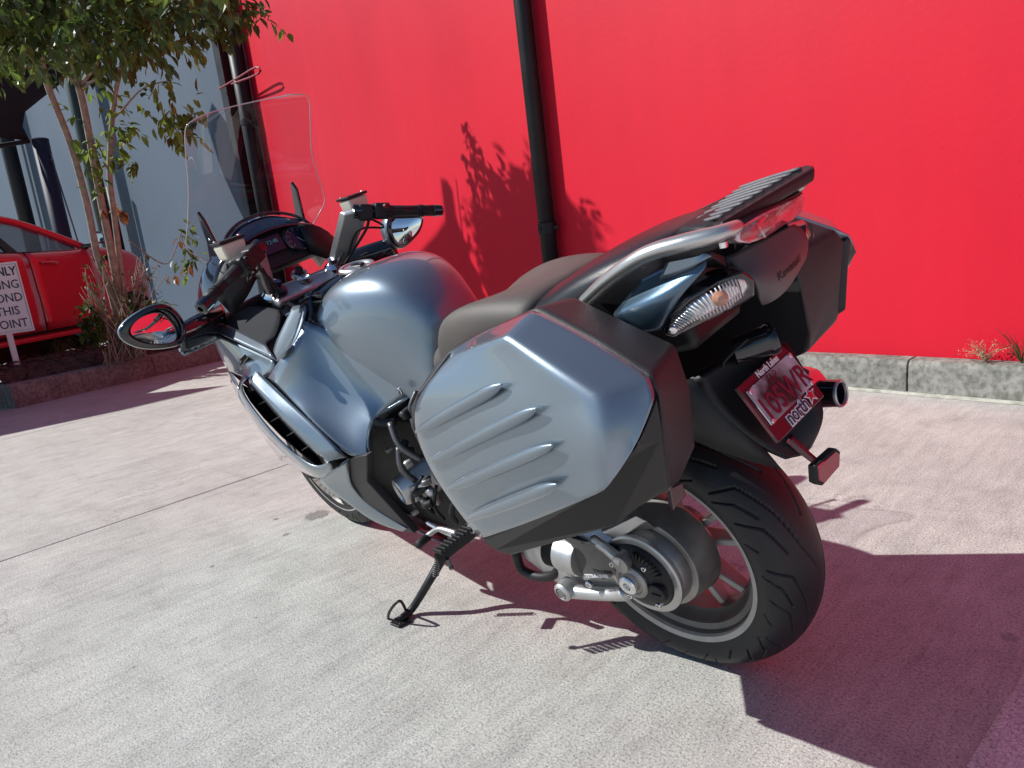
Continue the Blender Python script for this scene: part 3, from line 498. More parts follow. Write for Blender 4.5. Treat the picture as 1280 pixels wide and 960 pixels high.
# ------------------------------------------------------------------ leaves and plants
def leaf_shape(c, d, up, l, w_, fold=.25, droop=.2):
    d = d.normalized(); s = d.cross(up); s = s.normalized() if s.length > 1e-3 else Vector((1, 0, 0)); n = s.cross(d)
    P = lambda t, q: c + d * (l * t) + s * (w_ * q) + n * (abs(q) * w_ * fold - droop * l * t * t)
    return [P(0, 0), P(.28, .5), P(.62, .48), P(1, 0), P(.62, -.48), P(.28, -.5), P(.5, 0)], [(0, 1, 6), (1, 2, 6), (2, 3, 6), (3, 4, 6), (4, 5, 6), (5, 0, 6)]
def rv(a=1): return Vector((random.uniform(-a, a), random.uniform(-a, a), random.uniform(-a, a)))
LEAF = None
def tree():
    base = Vector((9.512,-1.38,0.3)); base = Vector((8.0, -1.0, .25))
    t = thing('street_tree', 'multi stemmed young tree with pale bark and dark leaves on the garden island', 'tree', base)
    L0 = lambda p: V(p) - base
    stems = [([(8.0, -.98, .25), (7.7,-0.9721,1.207), (7.4,-0.9117,1.901), (6.9,-0.8128,2.694), (6.7,-0.752,2.929), (6.4,-0.6733,3.213), (6,-0.654,3.617)], [.045, .038, .032, .026, .02]),
             ([(8.0, -1.03, .25), (7.75,-1.038,1.115), (7.5,-1.034,1.784), (7.2,-0.9966,2.187), (6.8,-1.05,2.754), (6.5,-1.101,3.042), (6.2,-1.17,3.505)], [.036, .03, .026, .02, .015]),
             ([(7.98, -.95, .25), (7.8,-0.9152,0.9668), (7.6,-0.8154,1.396), (7.4,-0.7769,1.892), (7.1,-0.6796,2.439), (6.8,-0.5325,2.885), (6.5,-0.4653,3.111), (6.2,-0.4482,3.411)], [.042, .036, .032, .028, .022]),
             ([(7.95, -.95, .25), (7.75,-0.7833,0.8534), (7.7,-0.6692,1.099)], [.03, .026, .022]),
             ([(7.95, -1.0, .25), (7.8,-1.136,0.8468), (7.75,-1.153,1.154)], [.022, .018, .015]),
             ([(6.75,-0.7802,2.887), (6.5,-0.8835,3.025), (6.3,-0.9991,3.251), (6.1,-1.055,3.394), (5.8,-1.181,3.631)], [.02, .016, .012, .008]),
             ([(6.75,-0.7639,2.872), (6.6,-0.6193,3.031), (6.4,-0.5164,3.101), (6.2,-0.3921,3.282)], [.016, .012, .008]),
             ([(6.7,-0.7997,2.876), (6.4,-0.9748,2.952), (6.2,-1.271,3.019), (5.9,-1.544,3.126), (5.6,-1.804,3.201)], [.014, .011, .009, .006]),
             ([(6.8,-0.5157,2.952), (6.5,-0.3426,2.952), (6.3,-0.1901,2.996)], [.01, .008, .005]),
             ([(6.9,-1.035,2.628), (6.7,-1.103,2.698), (6.5,-1.253,2.84), (6.3,-1.45,2.875)], [.01, .008, .005]),
             ([(7.75,-1.186,1.545), (7.7,-1.488,1.247), (7.6,-1.645,1.448), (7.5,-1.697,1.612)], [.008, .006, .004])]
    for pts, r in stems: tube('trunk' if r[0] > .021 else 'branch', [L0(p) for p in pts], r, M['bark'], t, n=10, k=5)
    random.seed(11); mb, my = MB(), MB()
    for (p, n, rad, young) in [((5.511,-0.2976,3.243),32,0.08,0.08),((5.266,0.2079,2.813),29,0.09,0.08),((4.997,-0.7137,3.018),31,0.09,0.08),((4.979,-0.1828,2.949),37,0.10,0.08),((4.433,-0.7455,2.703),43,0.08,0.08),((6.221,0.018,3.29),37,0.14,0.08),((5.978,-0.9616,3.239),41,0.11,0.08),((6.434,-0.4967,3.443),30,0.09,0.08),((5.83,-1.214,3.331),43,0.12,0.08),((4.753,0.1201,2.603),34,0.10,0.08),((5.603,-0.7276,3.273),38,0.11,0.08),((6.531,-0.4333,3.414),35,0.11,0.08),((5.421,-0.3921,3.28),30,0.13,0.08),((5.622,-0.4253,3.233),32,0.09,0.08),((5.918,-1.201,3.454),39,0.09,0.08),((5.434,-0.0521,2.728),37,0.11,0.08),((6.295,-0.2454,3.518),32,0.13,0.08),((5.339,-0.8046,2.912),29,0.08,0.08),((5.541,-0.8048,2.824),34,0.11,0.08),((5.157,0.1665,2.971),34,0.11,0.08),((5.348,-0.5861,3.119),38,0.11,0.08),((5.085,-0.6845,3.167),33,0.09,0.08),((4.402,-0.7845,2.981),42,0.09,0.08),((4.661,-0.44,2.723),29,0.10,0.08),((5.191,0.0666,2.799),32,0.08,0.08),((6.568,-0.7984,3.105),40,0.10,0.08),((6.636,-0.2225,3.186),44,0.16,0.08),((5.622,-0.595,2.875),34,0.12,0.08),((5.455,0.0027,2.881),33,0.09,0.08),((5.379,-0.0466,2.907),28,0.11,0.08),((5.853,0.0912,3.155),43,0.13,0.08),((5.798,-1.099,3.113),41,0.13,0.08),((6.867,-0.8033,3.177),28,0.14,0.08),((4.907,-0.2923,2.689),30,0.10,0.08),((4.756,-0.8615,2.728),39,0.08,0.08),((6.47,-0.1805,3.338),31,0.10,0.08),((5.92,-1.108,3.174),30,0.13,0.08),((4.591,-0.8995,2.895),38,0.09,0.08),((4.664,-0.337,2.799),44,0.07,0.08),((5.193,-0.3609,3.157),35,0.11,0.08),((4.753,-0.4683,2.701),35,0.07,0.08),((5.515,-0.1131,3.256),36,0.08,0.08),((4.996,-0.8122,2.783),32,0.11,0.08),((5.408,-1.239,2.997),32,0.09,0.08),((5.297,-0.7302,2.925),40,0.09,0.08),((4.665,-0.3012,2.774),28,0.08,0.08),((5.132,-0.9543,3.274),28,0.10,0.08),((6.697,-0.2196,3.204),37,0.15,0.08),((5.959,-0.2838,3.036),43,0.12,0.08),((5.481,-1.2,2.973),39,0.13,0.08),((5.794,-0.2619,3.371),35,0.09,0.08),((5.705,-1.278,3.256),32,0.12,0.08),((4.642,-0.7123,2.682),29,0.07,0.08),((5.736,-0.6876,3.317),30,0.12,0.08),((4.641,-0.4192,2.936),41,0.11,0.08),((5.189,-0.2988,2.795),44,0.08,0.08),((6.154,-0.7398,3.111),32,0.12,0.08),((6.077,-0.4583,3.362),31,0.12,0.08),((5.069,0.2651,2.739),30,0.09,0.08),((6.686,-0.6487,3.285),30,0.14,0.08),((6.293,-0.4684,3.136),39,0.15,0.08),((4.714,0.1114,2.544),29,0.11,0.08),((4.917,0.0879,2.941),43,0.10,0.08),((5.589,-0.8197,3.177),40,0.13,0.08),((5.92,-0.3446,3.282),34,0.14,0.08),((5.507,-1.196,3.151),31,0.13,0.08),((6.858,-0.4874,3.499),34,0.10,0.08),((6.187,-0.1914,3.302),38,0.14,0.08),((5.304,-0.7723,3.286),40,0.09,0.08),((6.205,-0.7402,3.603),42,0.09,0.08),((5.28,-0.5902,3.201),29,0.12,0.08),((6.015,-1.058,3.447),38,0.12,0.08),((4.028,-0.8775,2.826),33,0.09,0.08),((6.735,-0.8107,3.175),39,0.11,0.08),((5.851,-0.5175,3.06),39,0.12,0.08),((5.868,-0.2983,3.317),32,0.12,0.08),((4.732,-0.6379,2.936),43,0.11,0.08),((5.818,-0.3789,2.959),29,0.13,0.08),((6.7,-0.1972,3.357),37,0.11,0.08),((4.416,-0.7923,2.901),30,0.11,0.08),((5.27,0.1447,3.167),44,0.10,0.08),((5.379,0.1067,2.872),33,0.11,0.08),((4.912,0.1854,2.784),31,0.12,0.08),((5.934,-0.1206,3.009),30,0.12,0.08),((5.226,0.1677,3.124),41,0.12,0.08),((5.651,-0.1323,3.086),42,0.09,0.08),((5.852,-0.8208,3.002),34,0.10,0.08),((5.976,-1.121,3.127),42,0.14,0.08),((6.581,-0.2472,3.987),59,0.11,0.05),((5.232,-0.3401,3.42),53,0.14,0.05),((6.266,-0.1325,4.897),55,0.12,0.05),((6.764,0.345,3.859),59,0.14,0.05),((6.916,0.2433,4.528),55,0.13,0.05),((6.494,0.2812,5.133),50,0.14,0.05),((6.567,-0.2039,4.742),61,0.14,0.05),((6.162,-0.0717,4.432),51,0.11,0.05),((6.38,0.2579,5.101),61,0.14,0.05),((5.615,-0.3164,4.282),50,0.11,0.05),((6.758,-0.2813,4.565),62,0.12,0.05),((5.864,-0.3609,4.412),57,0.10,0.05),((5.373,-0.9799,3.506),55,0.12,0.05),((6.253,0.2831,3.977),55,0.14,0.05),((5,-1.03,3.324),60,0.10,0.05),((6.122,-0.4824,4.497),58,0.13,0.05),((5.613,-0.5073,3.643),56,0.14,0.05),((6.413,-0.1518,4.908),54,0.12,0.05),((6.414,0.0399,5.1),57,0.13,0.05),((6.49,-0.3711,4.087),52,0.11,0.05),((6.14,0.2301,4.742),51,0.10,0.05),((5.573,-0.5541,3.948),60,0.13,0.05),((6.081,-0.2314,4.351),61,0.10,0.05),((6.469,0.1112,5.104),51,0.12,0.05),((6.957,0.0822,3.955),56,0.15,0.05),((5.75,0.0973,3.438),52,0.15,0.05),((5.977,-0.6332,3.97),59,0.13,0.05),((6.24,0.0655,4.081),60,0.13,0.05),((6.24,0.2852,4.751),57,0.13,0.05),((6.887,-0.1885,4.36),60,0.12,0.05),((5.776,-0.7861,4.063),59,0.11,0.05),((6.771,-0.0663,3.974),56,0.15,0.05),((6.459,-0.485,4.2),58,0.12,0.05),((6.983,-0.0544,4.86),58,0.11,0.05),((6.504,0.0901,4.126),55,0.11,0.05),((6.463,-0.3889,3.928),57,0.13,0.05),((4.931,-1.391,3.299),60,0.10,0.05),((6.005,-0.0838,4.476),54,0.15,0.05),((6.174,-0.4022,4.021),62,0.11,0.05),((6.863,-0.3474,4.236),55,0.11,0.05),((6.506,0.0308,4.852),62,0.14,0.05),((5.084,-0.9126,3.676),60,0.10,0.05),((6.713,0.0713,4.928),56,0.10,0.05),((6.165,0.2127,3.995),61,0.10,0.05),((5.775,-0.3385,3.414),61,0.14,0.05),((6.59,0.3547,4.52),59,0.14,0.05),((6.955,0.2813,4.006),59,0.15,0.05),((6.094,-0.5797,3.735),60,0.13,0.05),((5.186,-1.006,3.734),55,0.11,0.05),((6.325,-0.6841,3.646),57,0.14,0.05),((5.857,-0.7028,3.991),52,0.12,0.05),((5.068,-0.5603,3.438),58,0.14,0.05),((5.371,-0.696,3.884),51,0.10,0.05),((5.67,-0.274,3.394),61,0.12,0.05),((6,0.2436,3.935),51,0.13,0.05),((5.871,-0.141,4.344),59,0.12,0.05),((5.837,-0.983,3.767),54,0.11,0.05),((5.423,-0.6301,3.817),58,0.13,0.05),((6.038,0.2427,4.779),58,0.13,0.05),((6.408,-0.3939,3.916),58,0.15,0.05),((6.474,0.1857,4.885),51,0.12,0.05),((6.358,0.1071,3.697),56,0.13,0.05),((6.334,0.3679,5.181),55,0.15,0.05),((6.655,0.1707,3.844),53,0.13,0.05),((5.264,-0.5501,3.501),59,0.10,0.05),((5.835,0.1158,3.835),56,0.15,0.05),((5.188,-0.4793,3.425),59,0.10,0.05),((6.358,0.1174,3.766),53,0.11,0.05),((6.691,0.0321,5.108),51,0.12,0.05),((6.488,0.0022,4.563),51,0.13,0.05),((6.569,-0.3405,4.403),53,0.12,0.05),((6.335,0.1172,4.916),52,0.15,0.05),((5.786,0.1446,3.929),58,0.14,0.05),((6.151,0.3182,3.931),53,0.11,0.05),((5.571,-0.6613,3.731),59,0.15,0.05),((5.975,-0.2819,4.318),57,0.15,0.05),((6.092,0.1042,4.93),53,0.13,0.05),((5.782,0.2147,3.722),53,0.10,0.05),((5.553,-0.706,4.13),57,0.13,0.05),((5.575,-0.465,3.479),54,0.13,0.05),((6.341,0.0787,3.995),50,0.12,0.05),((6.06,-0.1178,4.771),52,0.12,0.05),((6.05,0.3303,4.408),59,0.12,0.05),((5.649,-0.4644,4.129),53,0.12,0.05),((6.121,-0.6051,3.684),61,0.11,0.05),((6.298,0.1488,4.471),51,0.13,0.05),((6.924,0.3259,4.885),55,0.12,0.05),((5.569,-1.032,3.45),51,0.13,0.05),((5.918,-0.2841,3.489),52,0.14,0.05),((6.532,0.2045,5.042),55,0.11,0.05),((6.384,-0.4799,3.677),50,0.11,0.05),((6.398,0.2165,5.105),55,0.14,0.05),((6.775,0.057,5.092),58,0.12,0.05),((6.766,-0.2517,4.013),62,0.13,0.05),((6.464,-0.3947,3.969),62,0.10,0.05),((6.904,0.3264,4.801),52,0.12,0.05),((6.463,-0.6474,3.798),56,0.15,0.05),((6.572,0.331,3.974),59,0.15,0.05),((6.426,-0.0111,4.062),53,0.10,0.05),((6.236,-0.175,4.13),51,0.11,0.05),((6.217,-0.7299,3.833),51,0.13,0.05),((6.657,-0.3682,4.427),57,0.13,0.05),((6.132,-0.5892,3.963),52,0.11,0.05),((5.889,-0.2622,4.516),51,0.14,0.05),((6.487,0.05,3.655),50,0.10,0.05),((6.068,0.0106,4.165),53,0.13,0.05),((5.506,-0.6963,3.69),54,0.11,0.05),((6.556,-0.3449,4.24),56,0.15,0.05),((4.559,-1.118,3.133),55,0.12,0.05),((6.376,0.0913,4.524),54,0.15,0.05),((5.828,-0.1425,4.131),57,0.12,0.05),((6.891,0.0711,3.994),50,0.13,0.05),((6.769,0.0962,4.625),59,0.11,0.05),((6.269,0.195,3.769),52,0.11,0.05),((5.113,-1.156,3.349),55,0.14,0.05),((6.054,0.1948,4.331),60,0.11,0.05),((6.46,-0.209,4.073),59,0.12,0.05),((5.176,-1.189,3.454),60,0.13,0.05),((6.186,0.015,4.828),58,0.14,0.05),((6.191,0.1407,4.784),53,0.10,0.05),((5.215,-1.818,3.178),26,0.09,0.15),((4.818,-1.288,2.925),26,0.09,0.15),((5.291,-1.693,3.371),26,0.09,0.15),((5.205,-1.727,3.183),26,0.09,0.15),((4.96,-1.536,3.075),26,0.09,0.15),((4.951,-1.3,3.05),26,0.09,0.15),((4.893,-1.278,3.135),26,0.09,0.15),((4.989,-1.597,3.017),26,0.09,0.15),((4.807,-1.212,3.045),26,0.09,0.15),((5.272,-1.737,3.298),26,0.09,0.15),((4.975,-1.361,2.957),26,0.09,0.15),((5.109,-1.409,3.176),26,0.09,0.15),((4.869,-1.397,3.195),26,0.09,0.15),((5.26,-1.503,3.253),26,0.09,0.15),((5.026,-1.584,3.087),26,0.09,0.15),((5.067,-1.334,3.108),26,0.09,0.15),((7.05,-0.8164,2.356),20,0.07,0.60),((7,-0.8147,2.532),14,0.06,0.60),((7.2,-0.8764,2.034),14,0.05,0.60),((6.9,-0.9834,2.553),22,0.08,0.60),((6.8,-1.076,2.608),22,0.08,0.60),((6.9,-1.14,2.442),20,0.07,0.60),((7.1,-1.088,2.286),16,0.07,0.60),((7.1,-1.2,2.285),8,0.05,0.60),((6.7,-0.9128,2.939),16,0.07,0.60),((6.8,-0.9808,2.824),20,0.08,0.60),((5.6,-1.126,2.429),24,0.06,0.60),((5.6,-1.24,2.433),24,0.06,0.60),((5.6,-1.342,2.396),16,0.04,0.60),((5.6,-1.132,2.299),12,0.05,0.60),((6.4,-0.2004,2.898),18,0.06,0.60),((6.4,-0.1447,2.975),18,0.07,0.60),((7.5,-1.67,1.481),9,0.05,0.60),((7.5,-1.651,1.216),12,0.06,0.60),((6,-1.136,2.663),22,0.09,0.60),((5.8,-1.175,2.672),20,0.07,0.60)]:
        p = V(p); nb = max(2, n // 7)
        for b in range(nb):
            q = p + rv(rad); dirn = (rv(1) + Vector((-.1, .0, -.25))).normalized()
            for k in range(7):
                c = q + dirn * k * .035 + rv(.02); d = (dirn * .5 + rv(.8) + Vector((0, 0, -.55)))
                vs_, fs_ = leaf_shape(L0(c), d, Vector((rv(.6).x, rv(.6).y, 1)), random.uniform(.075, .13), random.uniform(.034, .052), .3, random.uniform(.05, .35)); (my if young and random.random() < young else mb).add(vs_, fs_)
    stuff(mb.obj('crown', M['leaf'], t, fix=False, smooth=False)); stuff(my.obj('young_foliage', M['leafy'], t, fix=False, smooth=False))
    # single leaves that can be told apart against the wall
    vs_, fs_ = leaf_shape(Vector(), Vector((1, 0, 0)), Vector((0, 0, 1)), .12, .05); lm = D.meshes.new('leaf'); lm.from_pydata([tuple(v) for v in vs_], [], fs_); lm.materials.append(M['leafy']); lm2 = lm.copy(); lm2.materials[0] = M['leafr']; lm3 = lm.copy(); lm3.materials[0] = M['leaf']
    for (p, m_) in [((7.5,-1.117,1.845), 1), ((7.5,-1.138,1.794), 1), ((7.5,-1.093,1.88), 1), ((7.1,-0.7777,2.252), 0), ((7.1,-0.7945,2.198), 0), ((7.1,-0.7771,2.379), 0), ((7.1,-1.164,2.223), 2), ((7.1,-1.213,2.238), 2), ((7,-1.074,2.346), 0), ((7.1,-1.008,2.325), 0), ((7,-0.6822,2.486), 0), ((7.5,-1.688,1.568), 2), ((7.5,-1.636,1.484), 1), ((7.5,-1.683,1.374), 2), ((7.5,-1.548,1.227), 2), ((7.5,-1.659,1.171), 1), ((7.5,-1.717,1.281), 2), ((6.3,-1.323,2.369), 2), ((6.3,-1.387,2.326), 2), ((6.3,-1.302,2.512), 0), ((7.4,-0.9221,1.844), 1), ((7.6,-1.512,1.103), 1)] + [((6.3,-1.317,2.584), 0), ((6.3,-1.408,2.637), 0), ((6.3,-1.502,2.663), 0), ((6.3,-1.583,2.622), 0), ((6.3,-1.647,2.566), 0), ((6.3,-1.507,2.547), 2), ((6.3,-1.397,2.514), 2), ((6.8,-0.8978,2.82), 0), ((6.8,-0.866,2.925), 0), ((6.8,-0.9823,2.896), 0), ((6.5,-0.591,3.135), 0), ((6.4,-0.2609,3.047), 0), ((6.4,-0.1579,2.882), 2), ((6.4,-0.1907,2.853), 2)]:
        for r_ in range(3):
            o = D.objects.new('leaf', (lm, lm2, lm3)[m_]); link(o, t); o.location = L0(p) + rv(.04); o.rotation_euler = (rv(.6).x, random.uniform(.3, 1.5), random.uniform(0, 6.3)); s_ = random.uniform(.75, 1.25); o.scale = (s_, s_, s_)
    return t
tree()
# scrubby cut-back shrub round the stems
t = thing('shrub', 'scrubby half bare shrub with thin twigs round the foot of the tree', 'shrub', (7.75, -.9, .25)); random.seed(21); mt, ml, my = MB(), MB(), MB(); B0 = V((7.75, -.9, .25))
for k in range(46):
    tgt = V(random.choice([(7.6,-0.7152,1.281), (7.6,-0.797,1.381), (7.6,-1.321,1.214), (7.6,-1.386,1.118), (7.6,-1.252,1.283), (7.6,-0.6339,1.041), (7.6,-1.374,0.852), (7.6,-0.9847,1.166), (7.6,-1.275,1.07), (7.6,-0.7135,0.9878)])) + rv(.09)
    s0 = Vector((random.uniform(-.12, .12), random.uniform(-.22, .22), 0)); e = tgt - B0; m_ = (s0 + e) / 2 + rv(.06)
    vs_, fs_ = tube_data([s0, m_, e], [.008, .006, .003], 5, 2); mt.add(vs_, fs_)
    for q in range(9):
        c = m_ + (e - m_) * random.uniform(-.5, 1.05); vs_, fs_ = leaf_shape(c + rv(.03), rv(1) + Vector((0, 0, .3)), Vector((0, 0, 1)), random.uniform(.04, .08), random.uniform(.02, .035)); (my if random.random() < .3 else ml).add(vs_, fs_)
for k in range(260):
    c = V(random.choice([(7.7,-1.234,0.6495), (7.7,-1.139,0.7992), (7.7,-1.345,0.7684), (7.7,-1.35,0.585), (7.7,-0.6695,0.7406), (7.7,-0.5985,0.6233), (7.7,-0.6775,0.5227), (7.7,-0.613,0.8352)])) + rv(.09) - B0
    vs_, fs_ = leaf_shape(c, rv(1), Vector((0, 0, 1)), random.uniform(.07, .12), random.uniform(.04, .06)); ml.add(vs_, fs_)
stuff(mt.obj('twig', M['bark'], t, fix=False)); stuff(ml.obj('foliage', M['leaf'], t, smooth=False, fix=False)); stuff(my.obj('dead_foliage', M['leafr'], t, smooth=False, fix=False))
# strappy grass tufts along the kerb
for k, (p, n, h, lab) in enumerate([((9.219,-0.5554,0.3), 80, .30, 'strappy green grass tuft behind the kerb, right beside the sign post'), ((9.649,-0.9154,0.3), 90, .34, 'largest strappy grass tuft in the middle of the garden island'), ((11.79,-1.66,0.3), 60, .34, 'strappy grass tuft tucked against the foot of the tree')]):
    t = MB(); c = V(p); random.seed(40 + k)
    for j in range(n):
        a = random.uniform(0, 2 * PI); r = random.uniform(.3, 1) * h * 1.1; b0 = c + Vector((math.cos(a), math.sin(a), 0)) * random.uniform(0, .08) - Vector((0, 0, .05)); d = Vector((math.cos(a), math.sin(a), 0)); s = Vector((-d.y, d.x, 0)) * random.uniform(.006, .011); hh = h * random.uniform(.5, 1)
        pts = [b0, b0 + d * r * .25 + Vector((0, 0, hh * .75)), b0 + d * r * .6 + Vector((0, 0, hh)), b0 + d * r + Vector((0, 0, hh * .7))]; vs_ = []
        for i, q in enumerate(pts): vs_ += [q - s * (1 - i * .3), q + s * (1 - i * .3)]
        t.add(vs_, [(0, 1, 3, 2), (2, 3, 5, 4), (4, 5, 7, 6)])
    tag(stuff(t.obj('grass_tuft', M['grass'], smooth=False, fix=False)), lab, 'grass tuft', 'strappy grass tufts in the garden island')
for k, (p, n, h, lab) in enumerate([((0.0115,-2.501,0.219), 26, .10, 'wispy dry seeding weed growing on the kerb against the red wall'), ((-0.1292,-2.496,0.179), 30, .17, 'spiky green weed on the kerb at the right edge of the picture')]):
    t = MB(); c = V(p); c.z = .172; random.seed(70 + k)
    for j in range(n):
        a = random.uniform(-.4, PI + .2); d = Vector((math.cos(a), math.sin(a) * .6, 0)); e = c + d * random.uniform(.03, .12) + Vector((0, 0, random.uniform(.3, 1) * h)); vs_, fs_ = tube_data([c, (c + e) / 2 + Vector((0, 0, .02)), e], [.0018, .0012, .0008], 4, 3); t.add(vs_, fs_)
        if k == 0:
            for q in range(7): vs_, fs_ = leaf_shape(e + rv(.018), rv(1), Vector((0, 0, 1)), .008, .005); t.add(vs_, fs_)
    tag(stuff(t.obj('weed', M['dry'] if k == 0 else M['grass'], smooth=False, fix=False)), lab, 'weed', 'weeds on the kerb by the red wall')
fl = V((12.59,-0.4288,0.3)); t = mk('fallen_leaf', *[x for x in leaf_shape(fl, Vector((.3, 1, .4)), Vector((-1, 0, .3)), .1, .06)], mat('fallen_leaf_orange', (.55, .2, .03), .6), smooth=False, fix=False); tag(t, 'single orange fallen leaf on the garden bed at the left edge below the sign', 'leaf')

# ------------------------------------------------------------------ parking sign
pb_ = V((8.2,0.0242,0.2552)); pt_ = V((8.2,0.0353,0.7319)); TR, BR = V((8.2,-0.1765,1.445)), V((8.2,-0.2056,0.7075)); up = (TR - BR).normalized(); W_ = Vector((0.10, 1, 0)).normalized(); hgt = (TR - BR).length
t = thing('parking_sign', 'white parking sign with dark lettering on a thin white post in the garden island', 'sign', pb_); up = Vector((0, (TR - BR).y / hgt * .3, 1)).normalized()
TR_ = BR + up * hgt; TL_, BL_ = TR_ + W_ * .62, BR + W_ * .62; nn = W_.cross(up); nn = nn if nn.x < 0 else -nn
pos_ = pb_.copy(); sh_ = lambda ps: [p - pos_ for p in ps]
bd = prism('sign_board', sh_([TL_, TR_, BR, BL_]), [p - nn * .02 for p in sh_([TL_, TR_, BR, BL_])], M['signw'], t, bev=.004)
box('post_shaft', (Vector((BR.x + .045, pb_.y, pb_.z + .35)) - pos_), (.04, .055, 1.0), M['signw'], t, rot=Matrix.Rotation(0, 3, 'X'), bev=.003)
fr_in = lambda u, v: TL_ + (TR_ - TL_) * u + (BL_ - TL_) * v + nn * .002 - pos_
tube('sign_border', [fr_in(.03, .03), fr_in(.97, .03), fr_in(.97, .97), fr_in(.03, .97)], .0022, M['signb'], bd, n=4, k=1, closed=True)
for k, (s_, u0) in enumerate((('STAFF ONLY', .95), ('PARKING', .95), ('BEYOND', .95), ('THIS', .86), ('POINT', .93))):
    text('sign_lettering', s_, .125 if k else .125, frame_from(fr_in(u0, .13 + .185 * k) + nn * .001, TR_ - TL_, up), M['signb'], bd, align='RIGHT', sx=.82 if k else .72, bold=.0035 if k == 0 else .001)

# ------------------------------------------------------------------ red utility car behind the island
def car():
    t = thing('parked_car', 'red four wheel drive car parked behind the garden island, nose towards the grey wall', 'car', (9, -.44, 0), math.atan2(-.77, .638))
    CY = .94
    def plan(s): return 1 if s < 1.6 else max(.55, 1 - .02 * (s - 1.6) - .36 * max(0, (s - 2.0) / .55) ** 2.2)
    zb = lambda s: .60 if s < 2.2 else .60 + .1 * (s - 2.2) / .3
    def zt(s):
        pts = [(-3, 1.60), (-.4, 1.575), (0, 1.57), (.9, 1.585), (1.15, 1.63), (1.3, 1.635), (1.77, 1.60), (2.1, 1.555), (2.3, 1.46), (2.42, 1.33), (2.5, 1.15), (2.54, .98)]
        for (a, za), (b, zb_) in zip(pts, pts[1:]):
            if a <= s <= b: return za + (zb_ - za) * (s - a) / (b - a)
        return .98
    W_ = [(.0, .955), (.07, .985), (.3, 1.0), (.5, 1.0), (.56, .985), (.84, .985), (.95, .965), (1, .91)]
    def side(s, off=0, sg=-1): return [(s, CY + sg * (CY * w_ * plan(s) + off), zb(s) + (zt(s) - zb(s)) * q) for q, w_ in W_]
    ss = [-2.9, -2.4, -1.9, -1.4, -.9, -.4, 0, .4, .8, 1.15, 1.4, 1.77, 2.0, 2.2, 2.35, 2.45, 2.52, 2.56]
    rows = []
    for s in ss:
        L_ = side(s); R_ = side(s, 0, 1)[::-1]; zc = zt(s) + (.035 if s > 1.1 else -.0)
        rows.append(L_ + [(s, CY - .45 * plan(s), zc), (s, CY, zc + .008), (s, CY + .45 * plan(s), zc)] + R_)
    vs_, fs_ = grid(rows); n = len(rows[0]); fs_.append(tuple(range(n))); b = (len(rows) - 1) * n; fs_.append(tuple(b + j for j in range(n))[::-1])
    cr = {}
    for i in range(len(rows) - 1):
        for j in (0, 4, 7, n - 1, n - 5, n - 8): cr[(i * n + j, (i + 1) * n + j)] = .55
    body = mk('body', vs_, fs_, M['carred'], t, sub=2, crease=cr)
    def door(s0, s1):
        rr = [side(s0 + (s1 - s0) * k / 5, .008)[1:] for k in range(6)]; d = sheet('door', rr, M['carred'], t, solid=.02, sub=1, off=1); return d
    d1 = door(.03, 1.12); d0 = door(-1.0, -.0)
    for d_, s0 in ((d1, .17), (d0, -.86)):
        tube('door_handle', [(s0, -.012, 1.45), (s0 + .05, -.045, 1.452), (s0 + .2, -.045, 1.445), (s0 + .26, -.012, 1.44)], .016, M['carred'], d_, n=10); lathe('handle_cup', [(-.004, .05), (.004, .05), (-.01, .035), (-.012, 0)], (s0 + .13, -.006, 1.442), (0, -1, 0), M['carred'], d_, n=20)
    box('side_step', (-.4, .0, .585), (3.2, .12, .05), M['carred'], t, bev=.012); box('sill_trim', (-.3, .05, .70), (3.6, .06, .16), M['black'], t, bev=.02)
    box('underbody', (-.2, CY, .52), (4.6, 1.5, .3), M['black'], t, bev=.03)
    # roof, pillars and glass; the window frame leans inward
    tum = lambda z: .07 + .30 * (z - 1.58) / .45
    P = lambda s, z, e=0: (s, tum(z) + e, z)
    Q = lambda s, z, e=0: (s, 2 * CY - tum(z) - e, z)
    rt = [(-2.0, 2.05), (-1.2, 2.08), (-.4, 2.06), (.12, 2.03), (.3, 1.99)]
    rows = [[P(s, z), (s, .62, z + .045), (s, CY, z + .055), (s, 2 * CY - .62, z + .045), Q(s, z)] for s, z in rt]
    sheet('roof', rows, M['carred'], t, solid=.03, sub=1)
    for G_ in (P, Q):
        tube('roof_rail', [G_(-2.0, 2.03), G_(-1.2, 2.06), G_(-.4, 2.04), G_(.12, 2.0), G_(.46, 1.92), G_(.82, 1.77), G_(1.14, 1.62)], .045, M['carred'], t, n=12)
        prism('door_pillar', [G_(-.17, 1.58, -.0), G_(-.02, 1.58, -.0), G_(-.16, 1.99), G_(-.28, 2.0)], [G_(-.17, 1.58, .04), G_(-.02, 1.58, .04), G_(-.16, 1.99, .04), G_(-.28, 2.0, .04)], M['black'], t, bev=.004)
        mk('side_window', [G_(-.02, 1.58, .015), G_(.92, 1.59, .015), G_(.8, 1.74, .015), G_(.46, 1.88, .015), G_(.12, 1.97, .015), G_(-.16, 1.99, .015)], [(0, 1, 2, 3, 4, 5)], M['car_glass'], t, smooth=False)
        mk('side_window', [G_(-1.1, 1.6, .015), G_(-.17, 1.58, .015), G_(-.28, 2.0, .015), G_(-1.2, 2.03, .015)], [(0, 1, 2, 3)], M['car_glass'], t, smooth=False)
        tube('window_seal', [G_(-1.1, 1.595), G_(0, 1.578), G_(.95, 1.59)], .014, M['black'], t, n=8, k=1)
